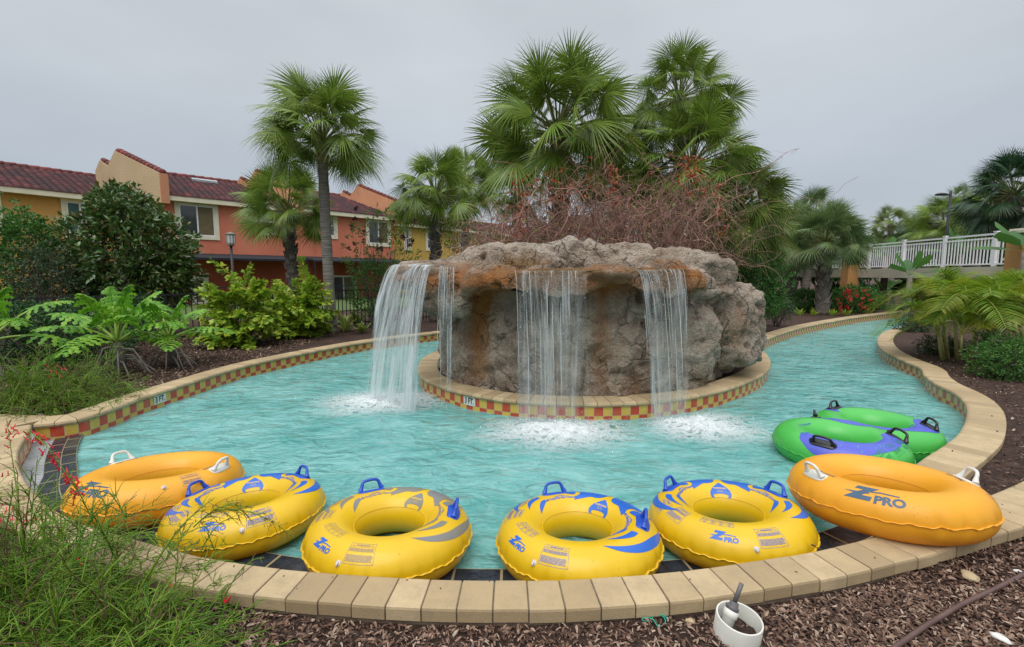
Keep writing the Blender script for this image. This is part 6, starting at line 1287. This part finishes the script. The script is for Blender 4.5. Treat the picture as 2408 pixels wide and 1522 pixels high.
# screen porch roofs over the ground floor
def porch(F, q0, q1, root, z=2.62, out_=2.3, drop=.28):
    loc = np.array(tuple(root.location)); mb = MB(); V = [F.P(q, zz, o) for q in (q0, q1) for zz, o in ((z, -.01), (z-drop, -out_), (z-drop-.10, -out_), (z-.10, -.01))]; mb.add(V, [(0, 1, 5, 4), (1, 2, 6, 5), (2, 3, 7, 6), (3, 0, 4, 7), (0, 3, 2, 1), (4, 5, 6, 7)])
    n = int((q1-q0)/2.2)
    for i in range(n+1): q = q0+(q1-q0)*i/n; fbox(mb, F, q-.03, q+.03, -.05, z-drop-.1, -out_, -out_+.06)
    fbox(mb, F, q0, q1, .85, .90, -out_+.004, -out_+.05); mb.build('porch_frame', AWN, root, local=loc)
porch(F2, qa+.4, qb-.2, H2); porch(F2, qb+.2, qc-.2, H3); porch(F4, 0, 20, H4)
# skylight strip on the coral roof
def qroof(x, b_): qs_ = np.linspace(0, 20, 800); return qs_[np.argmin([abs(px_of(F2.P(q, 6.8, b_))-x) for q in qs_])]
mb = MB(); q0_, q1_ = qroof(452, 3.3), qroof(512, 3.3); zr_ = lambda o: EZ+(o+.42)/4.62*(7.15-EZ)+.05
V = [F2.P(q, zr_(o)+h, o) for h in (0, .12) for q in (q0_, q1_) for o in (3.2, 3.5)]
mb.add(V, [(4, 5, 7, 6), (0, 2, 6, 4), (1, 5, 7, 3), (0, 4, 5, 1), (2, 3, 7, 6)]); mb.build('roof_vent', M('vent_metal', (.34, .36, .38), rough=.6), H2, local=np.array(tuple(H2.location)))

# ---------------------------------------------------------------- black picket fence
root = empty('picket_fence', (-6, 11.5, 0)); tag(root, 'black metal picket fence behind the shrubs on the left', 'fence'); fa, fb = np.array([-10.2, 7.6]), np.array([-2.2, 16.2]); L_ = np.linalg.norm(fb-fa); e_ = (fb-fa)/L_; mb = MB(); rl = MB(); ps = MB(); n = int(L_/.118)
for i in range(n): p = fa+e_*i*.118; mb.box((p[0], p[1], .53), (.018, .018, 1.06), math.atan2(e_[1], e_[0]))
for z in (.10, 1.06): c_ = (fa+fb)/2; rl.box((c_[0], c_[1], z), (L_, .03, .035), math.atan2(e_[1], e_[0]))
for i in range(6): p = fa+e_*L_*i/5; ps.box((p[0], p[1], .56), (.055, .055, 1.24), math.atan2(e_[1], e_[0]))
mb.build('pickets', DARK, root, local=(-6, 11.5, 0)); rl.build('rails', DARK, root, local=(-6, 11.5, 0)); ps.build('posts', DARK, root, local=(-6, 11.5, 0))

# ---------------------------------------------------------------- lamps
p = A(551, 700, 17); root = empty('garden_lamp', (p[0], 17, -.03)); tag(root, 'black garden lamp post with a white lantern in front of the coral house', 'street lamp'); zt = A(551, 549, 17)[2]; mb = MB(); mb.tube([(0, 0, 0), (0, 0, .3), (0, 0, zt-.36)], [.075, .05, .045], 10); mb.build('post', DARK, root, True)
mb = MB(); mb.lathe([(.10, zt-.40), (.135, zt-.36), (.145, zt-.06), (.13, zt-.05)], (0, 0, .03), 8); mb.build('lantern', M('frosted_glass', (.62, .64, .62), rough=.35), root)
mb = MB(); mb.lathe([(.06, zt-.46), (.12, zt-.43), (.12, zt-.40), (.05, zt-.39)], (0, 0, .03), 10); mb.lathe([(.17, zt-.05), (.17, zt-.02), (.05, zt+.03), (.02, zt+.05), (.012, zt+.09), (.001, zt+.09)], (0, 0, .03), 10)
for i in range(8): a = math.pi*2*i/8+.39; mb.box((math.cos(a)*.145, math.sin(a)*.145, zt-.18), (.014, .014, .34), a)
mb.build('lantern_cap', M('weathered_copper', (.14, .16, .14), (.2, .18, .14), 6, .6), root)
p = A(2212, 700, 24); zt = A(2212, 458, 24)[2]; root = empty('street_lamp', (p[0], 24, 0)); tag(root, 'dark street lamp with a flat oval head above the trees behind the bridge', 'street lamp'); mb = MB(); mb.tube([(0, 0, -.05), (0, 0, zt+.10)], [.08, .06], 8); mb.build('post', DARK, root, True); mb = MB(); mb.tube([(0, 0, zt), (-.17, 0, zt)], .035, 6)
V = []; nn = 20
for k_, (s_, z_) in enumerate(((.9, -.06), (1, 0), (.8, .09), (.3, .13))):
    for i in range(nn): a = 2*math.pi*i/nn; V.append((-.46+.33*s_*math.cos(a), .14*s_*math.sin(a), zt+z_*.68))
mb.add(V, [(k_*nn+i, k_*nn+(i+1) % nn, (k_+1)*nn+(i+1) % nn, (k_+1)*nn+i) for k_ in range(3) for i in range(nn)]+[tuple(range(nn-1, -1, -1)), tuple(3*nn+i for i in range(nn))]); mb.build('lamp_head', DARK, root, True)

# ---------------------------------------------------------------- footbridge
def bz(x): return 1/(.0613-6e-5*(2281-x))
def bp(x): d = bz(x); return np.array([(x-1204)/FPX*d, d*math.cos(PITCH)+0.0])
B0, B1 = bp(1760), bp(2470); BL = np.linalg.norm(B1-B0); be = (B1-B0)/BL; bn = np.array([be[1], -be[0]]); bn = bn if bn@(-B0) > 0 else -bn; ang = math.atan2(be[1], be[0]); DZ = 1.80
root = empty('footbridge', (B0[0], B0[1], 0)); tag(root, 'footbridge with white railing crossing the far channel on the right', 'bridge'); loc = (B0[0], B0[1], 0)
WP = M('white_rail_paint', (.78, .78, .80), rough=.45); CON = M('pale_concrete', (.50, .46, .36), (.42, .38, .30), 1.5, .8)
mb = MB(); c_ = B0+be*BL/2-bn*1.1; mb.box((c_[0], c_[1], DZ-.22), (BL, 2.4, .40), ang); mb.build('deck', CON, root, local=loc)
def rail(off, nm):
    pk = MB(); rr_ = MB(); po = MB(); n = int(BL/.125)
    for i in range(n): p = B0+be*i*.125+bn*off; pk.box((p[0], p[1], DZ+.52), (.034, .022, .90), ang)
    for z, h in ((DZ+.07, .05), (DZ+.93, .045), (DZ+1.07, .055)): c_ = B0+be*BL/2+bn*off; rr_.box((c_[0], c_[1], z), (BL, .05, h), ang)
    k = int(BL/1.9)
    for i in range(k+1): p = B0+be*BL*i/k+bn*off; po = MB(); po.box((p[0], p[1], DZ+.56), (.10, .09, 1.14), ang); po.box((p[0], p[1], DZ+1.145), (.13, .12, .03), ang); po.build('railing_post', WP, root, local=loc)
    pk.build('railing_bars', WP, root, local=loc); rr_.build('handrail', WP, root, local=loc)
rail(-.02, 'a')
OR_ = stucco('ochre_stucco', (.52, .27, .10), (.45, .23, .08)); CAPM = M('pillar_cap', (.6, .55, .45), rough=.7)
def pillar(x, w, z1, lab, back=.16):
    p = bp(x)+bn*back; r_ = empty('bridge_pillar', (p[0], p[1], 0)); tag(r_, lab, 'pillar', 'ochre pillars of the footbridge'); mb = MB(); mb.box((0, 0, z1/2-.1), (w, w, z1+.2), ang); mb.build('shaft', OR_, r_); mb = MB(); mb.box((0, 0, z1+.04), (w+.14, w+.14, .08), ang); mb.box((0, 0, z1+.11), (w-.06, w-.06, .06), ang); mb.build('cap', CAPM, r_)
pillar(2004, .52, 3.15, 'slim ochre pillar carrying the bridge behind the squat palm', .28); pillar(2412, .50, 2.78, 'ochre pillar with pale cap at the right end of the railing', .36)
pb = bp(2030)-bn*2.4; r_ = empty('bridge_pillar', (pb[0], pb[1], 0)); tag(r_, 'shaded ochre pillar on the far side under the bridge', 'pillar', 'ochre pillars of the footbridge'); mb = MB(); mb.box((0, 0, .75), (.5, .5, 1.7), ang); mb.build('shaft', OR_, r_)

# low edge round the far pool
mb = MB(); 
for i in range(4):
    a, b_ = fp[i], fp[(i+1) % 4]; c_ = (a+b_)/2; mb.box((c_[0], c_[1], -.06), (np.linalg.norm(b_-a)+.3, .4, .26), math.atan2(*(b_-a)[::-1]))
thing_from('pool_edge', mb, COPING, 'pale edge of the small far pool seen under the bridge', 'pool edge')

# ================================================================ small things near the camera
PVC = M('white_pvc', (.70, .70, .64), (.60, .59, .52), 5, .35); GREYP = M('grey_plastic', (.09, .085, .09), (.14, .13, .13), 12, .5)
root = empty('plastic_pipe_ring', (.985, 1.875, -.085)); tag(root, 'short upright piece of wide white plastic pipe sunk in the mulch against the pavers', 'pipe'); mb = MB(); mb.lathe([(.102, -.03), (.102, .108), (.1005, .111), (.0955, .111), (.094, .108), (.094, .0)], (0, 0, 0), 48); o = mb.build('pipe_wall', PVC, root, True); root.rotation_euler = (R(5), R(4), 0); root.scale = (.93, .93, .93)
mb = MB(); V = [(.0935*math.cos(2*math.pi*i/24), .0935*math.sin(2*math.pi*i/24), .03+.006*math.sin(i*2.1)) for i in range(24)]+[(0, 0, .04)]; mb.add(V, [(i, (i+1) % 24, 24) for i in range(24)]); mb.build('soil', MULCH, root)
root = empty('sprinkler_head', (.955, 1.875, -.045)); tag(root, 'sprinkler head with white body and dark tube leaning inside the white pipe', 'sprinkler'); d = unit([.30, .16, .62]); a = np.array([-.035, -.02, .0]); mb = MB(); mb.tube([a, a+d*.07, a+d*.072, a+d*.10], [.026, .026, .030, .030], 16); mb.build('body', PVC, root, True)
mb = MB(); mb.tube([a+d*.10, a+d*.115, a+d*.117, a+d*.135], [.026, .026, .020, .018], 14); l = unit(np.cross(d, [0, 1, 0])); mb.box(tuple(a+d*.11+l*.02), (.022, .012, .02)); mb.build('collar', GREYP, root, True); mb = MB(); mb.tube([a+d*.13, a+d*.16+[.003, 0, .01], a+d*.20+[.006, 0, .02]], [.0095, .0095, .0095], 12); mb.build('riser_tube', GREYP, root, True)
tie = MB(); c0 = G(1538, 1462, -.075); P = []
for t_ in np.linspace(0, 1, 30): a = t_*2*math.pi*1.15; P.append(c0+np.array([.050*math.cos(a)*(1-.25*t_)+.012*math.cos(3*a), .022*math.sin(a)+.018*math.sin(2*a), .010+.006*math.sin(a*2)]))
tie.tube(P, .0028, 6); thing_from('garden_tie', tie, M('green_cord', (.01, .30, .20), rough=.4), 'loop of thin green plastic cord lying on the mulch by the pavers', 'cord', smooth=True)
hz = MB(); P = [G(x, y, -.060) for x, y in ((2040, 1600), (2105, 1522), (2180, 1470), (2260, 1422), (2340, 1385), (2420, 1345), (2520, 1300), (2640, 1255))]; hz.tube(P, .0115, 10); thing_from('garden_hose', hz, M('brown_hose', (.085, .045, .04), (.12, .07, .06), 9, .4), 'brown hose running across the dark soil in the lower right corner', 'hose', smooth=True)
def stone(x, y, s, label, mat, seed):
    c = G(x, y, -.07); bm = bmesh.new(); bmesh.ops.create_icosphere(bm, subdivisions=3, radius=1)
    for v in bm.verts: k = 1+.25*mnoise.noise(v.co*1.6+Vector((seed, 0, 0))); v.co = Vector((v.co.x*s*k, v.co.y*s*.7*k, v.co.z*s*.35*k))
    me = bpy.data.meshes.new('stone'); bm.to_mesh(me); bm.free(); me.materials.append(mat); me.polygons.foreach_set('use_smooth', np.ones(len(me.polygons), bool)); o = bpy.data.objects.new('stone', me); COL.objects.link(o); o.location = (c[0], c[1], c[2]+s*.15); o.rotation_euler[2] = seed; tag(o, label, 'stone')
SAND = M('sandstone', (.46, .36, .22), (.36, .27, .16), 20, .9, 60, .4); CHALK = M('chalk', (.66, .65, .62), (.5, .49, .46), 20, .9)
stone(2281, 1359, .050, 'flat tan stone on the dark soil near the hose', SAND, 1); stone(2352, 1503, .034, 'white broken shell piece below the hose at the lower right', CHALK, 2); stone(1622, 1462, .022, 'small brown stone between the green cord and the white pipe', SAND, 3); stone(1748-45, 1502, .013, 'small white pebble left of the white pipe', CHALK, 4); stone(2306, 1362+24, .014, 'small white pebble beside the flat tan stone', CHALK, 5); stone(2393, 1345, .022, 'white chip right above the hose at the frame edge', CHALK, 6)
# bark chips: nobody could count them
r = np.random.default_rng(99); V = []; F = []; n0 = 0
CH = []
def chips(n, box, smin, smax, cond):
    k = 0; tries = 0
    while k < n and tries < n*30:
        tries += 1; x = r.uniform(box[0], box[1]); y = r.uniform(box[2], box[3])
        if cond(x, y): CH.append((x, y, r.uniform(smin, smax))); k += 1
px_ = near_pts[::-1]
def near_y(x): return np.interp(x, [-2.3, -1.6, -1.28, -.95, -.43, .22, .75, 1.14, 1.44, 1.77, 2.2, 2.55, 2.95, 3.3, 4.0], [2.3, 2.10, 2.04, 1.99, 1.945, 1.935, 1.975, 2.04, 2.11, 2.2, 2.35, 2.47, 2.6, 2.76, 3.2])
chips(9800, (-2.0, 2.4, 1.5, 2.2), .009, .036, lambda x, y: y < near_y(x)-.012 and abs(x)*1.0 < y*1.25)
chips(3800, (1.2, 3.6, 1.6, 3.0), .010, .040, lambda x, y: y < near_y(x)-.012 and abs(x) < y*1.25)
rp_ = smooth_path(right_pts, .2)[0]; LPp = np.array([tuple(p) for p in river])
cand = np.stack([r.uniform(3.0, 11, 16000), r.uniform(2.9, 9, 16000)], 1); dd_ = dist_poly(cand, river); kk = (~inside(cand, river)) & (dd_ > .31) & (cand[:, 0] > cand[:, 1]*.55) & (r.random(16000) < 1.0/(1+.10*cand[:, 1]**1.4))
for p in cand[kk]: CH.append((p[0], p[1], r.uniform(.012, .05)))
cand = np.stack([r.uniform(-8.5, -4.6, 26000), r.uniform(4.7, 13.5, 26000)], 1); dd_ = dist_poly(cand, river); kk = (~inside(cand, river)) & (dd_ > .31) & (r.random(26000) < .5)
for p in cand[kk]: CH.append((p[0], p[1], r.uniform(.02, .065)))
for x, y, l in CH:
    z = ground_z(x, y); a = r.uniform(0, 6.28); ti = r.normal()*.32; w = l*r.uniform(.16, .42); h = l*r.uniform(.05, .14)+.0012; u = np.array([math.cos(a)*math.cos(ti), math.sin(a)*math.cos(ti), math.sin(ti)]); s_ = np.array([-math.sin(a), math.cos(a), r.normal()*.35]); nn_ = np.cross(u, s_); c_ = np.array([x, y, z+.003+abs(ti)*l*.3+r.uniform(0, .010)]); k1, k2 = r.uniform(.3, .9), r.uniform(.3, .9); bd = r.normal()*.12*l
    V += [c_-u*l*.5-s_*w*k1*.5, c_-u*l*.5+s_*w*k1*.5, c_-s_*w*.5+nn_*(h+bd), c_+s_*w*.5+nn_*(h+bd), c_+u*l*.5-s_*w*k2*.5, c_+u*l*.5+s_*w*k2*.5, c_-nn_*h*.5]
    F += [(n0, n0+1, n0+3, n0+2), (n0+2, n0+3, n0+5, n0+4), (n0, n0+2, n0+6), (n0+1, n0+6, n0+3), (n0+2, n0+4, n0+6), (n0+3, n0+6, n0+5)]; n0 += 7
m, nt, b, out = newmat('bark_chip'); g = nd(nt, 'ShaderNodeNewGeometry'); rp = nd(nt, 'ShaderNodeValToRGB', {'Fac': g.outputs['Random Per Island']}); e = rp.color_ramp.elements; e[0].color = (.040, .020, .013, 1); e[1].color = (.48, .37, .28, 1)
for p_, c_ in ((.35, (.115, .058, .036)), (.65, (.22, .125, .08)), (.87, (.35, .24, .17))): q = e.new(p_); q.color = (*c_, 1)
nt.links.new(mixc(nt, math_(nt, 'MULTIPLY', noisef(nt, 150, 4), .4), rp.outputs[0], (.05, .03, .025)), b.inputs['Base Color']); b.inputs['Roughness'].default_value = .8
chip = mesh_obj('bark_mulch', V, F, m, None, None, False); tag(chip, kind='stuff')
# crumbs and bits of leaf on the pavers
V = MB(); 
for i in range(70):
    s_ = r.uniform(0, nS[-1]); p, t = path_at(nP, nS, s_); n_ = -np.array([t[1], -t[0]]); q = p+n_*r.uniform(.01, .19); l = r.uniform(.0015, .006); V.box((q[0], q[1], .0025), (l*r.uniform(1, 3), l, .003), r.uniform(0, 3))
for x, y in ((2333, 978), (2258, 938), (2345, 1014), (1913, 1283), (1926, 1290), (2240, 1060)): q = G(x, y, .003); V.box(q, (.022, .008, .005), r.uniform(0, 3))
o = V.build('leaf_crumbs', BINK if False else M('dry_crumbs', (.05, .03, .022), rough=.9)); tag(o, kind='stuff')
print('chips', len(CH))
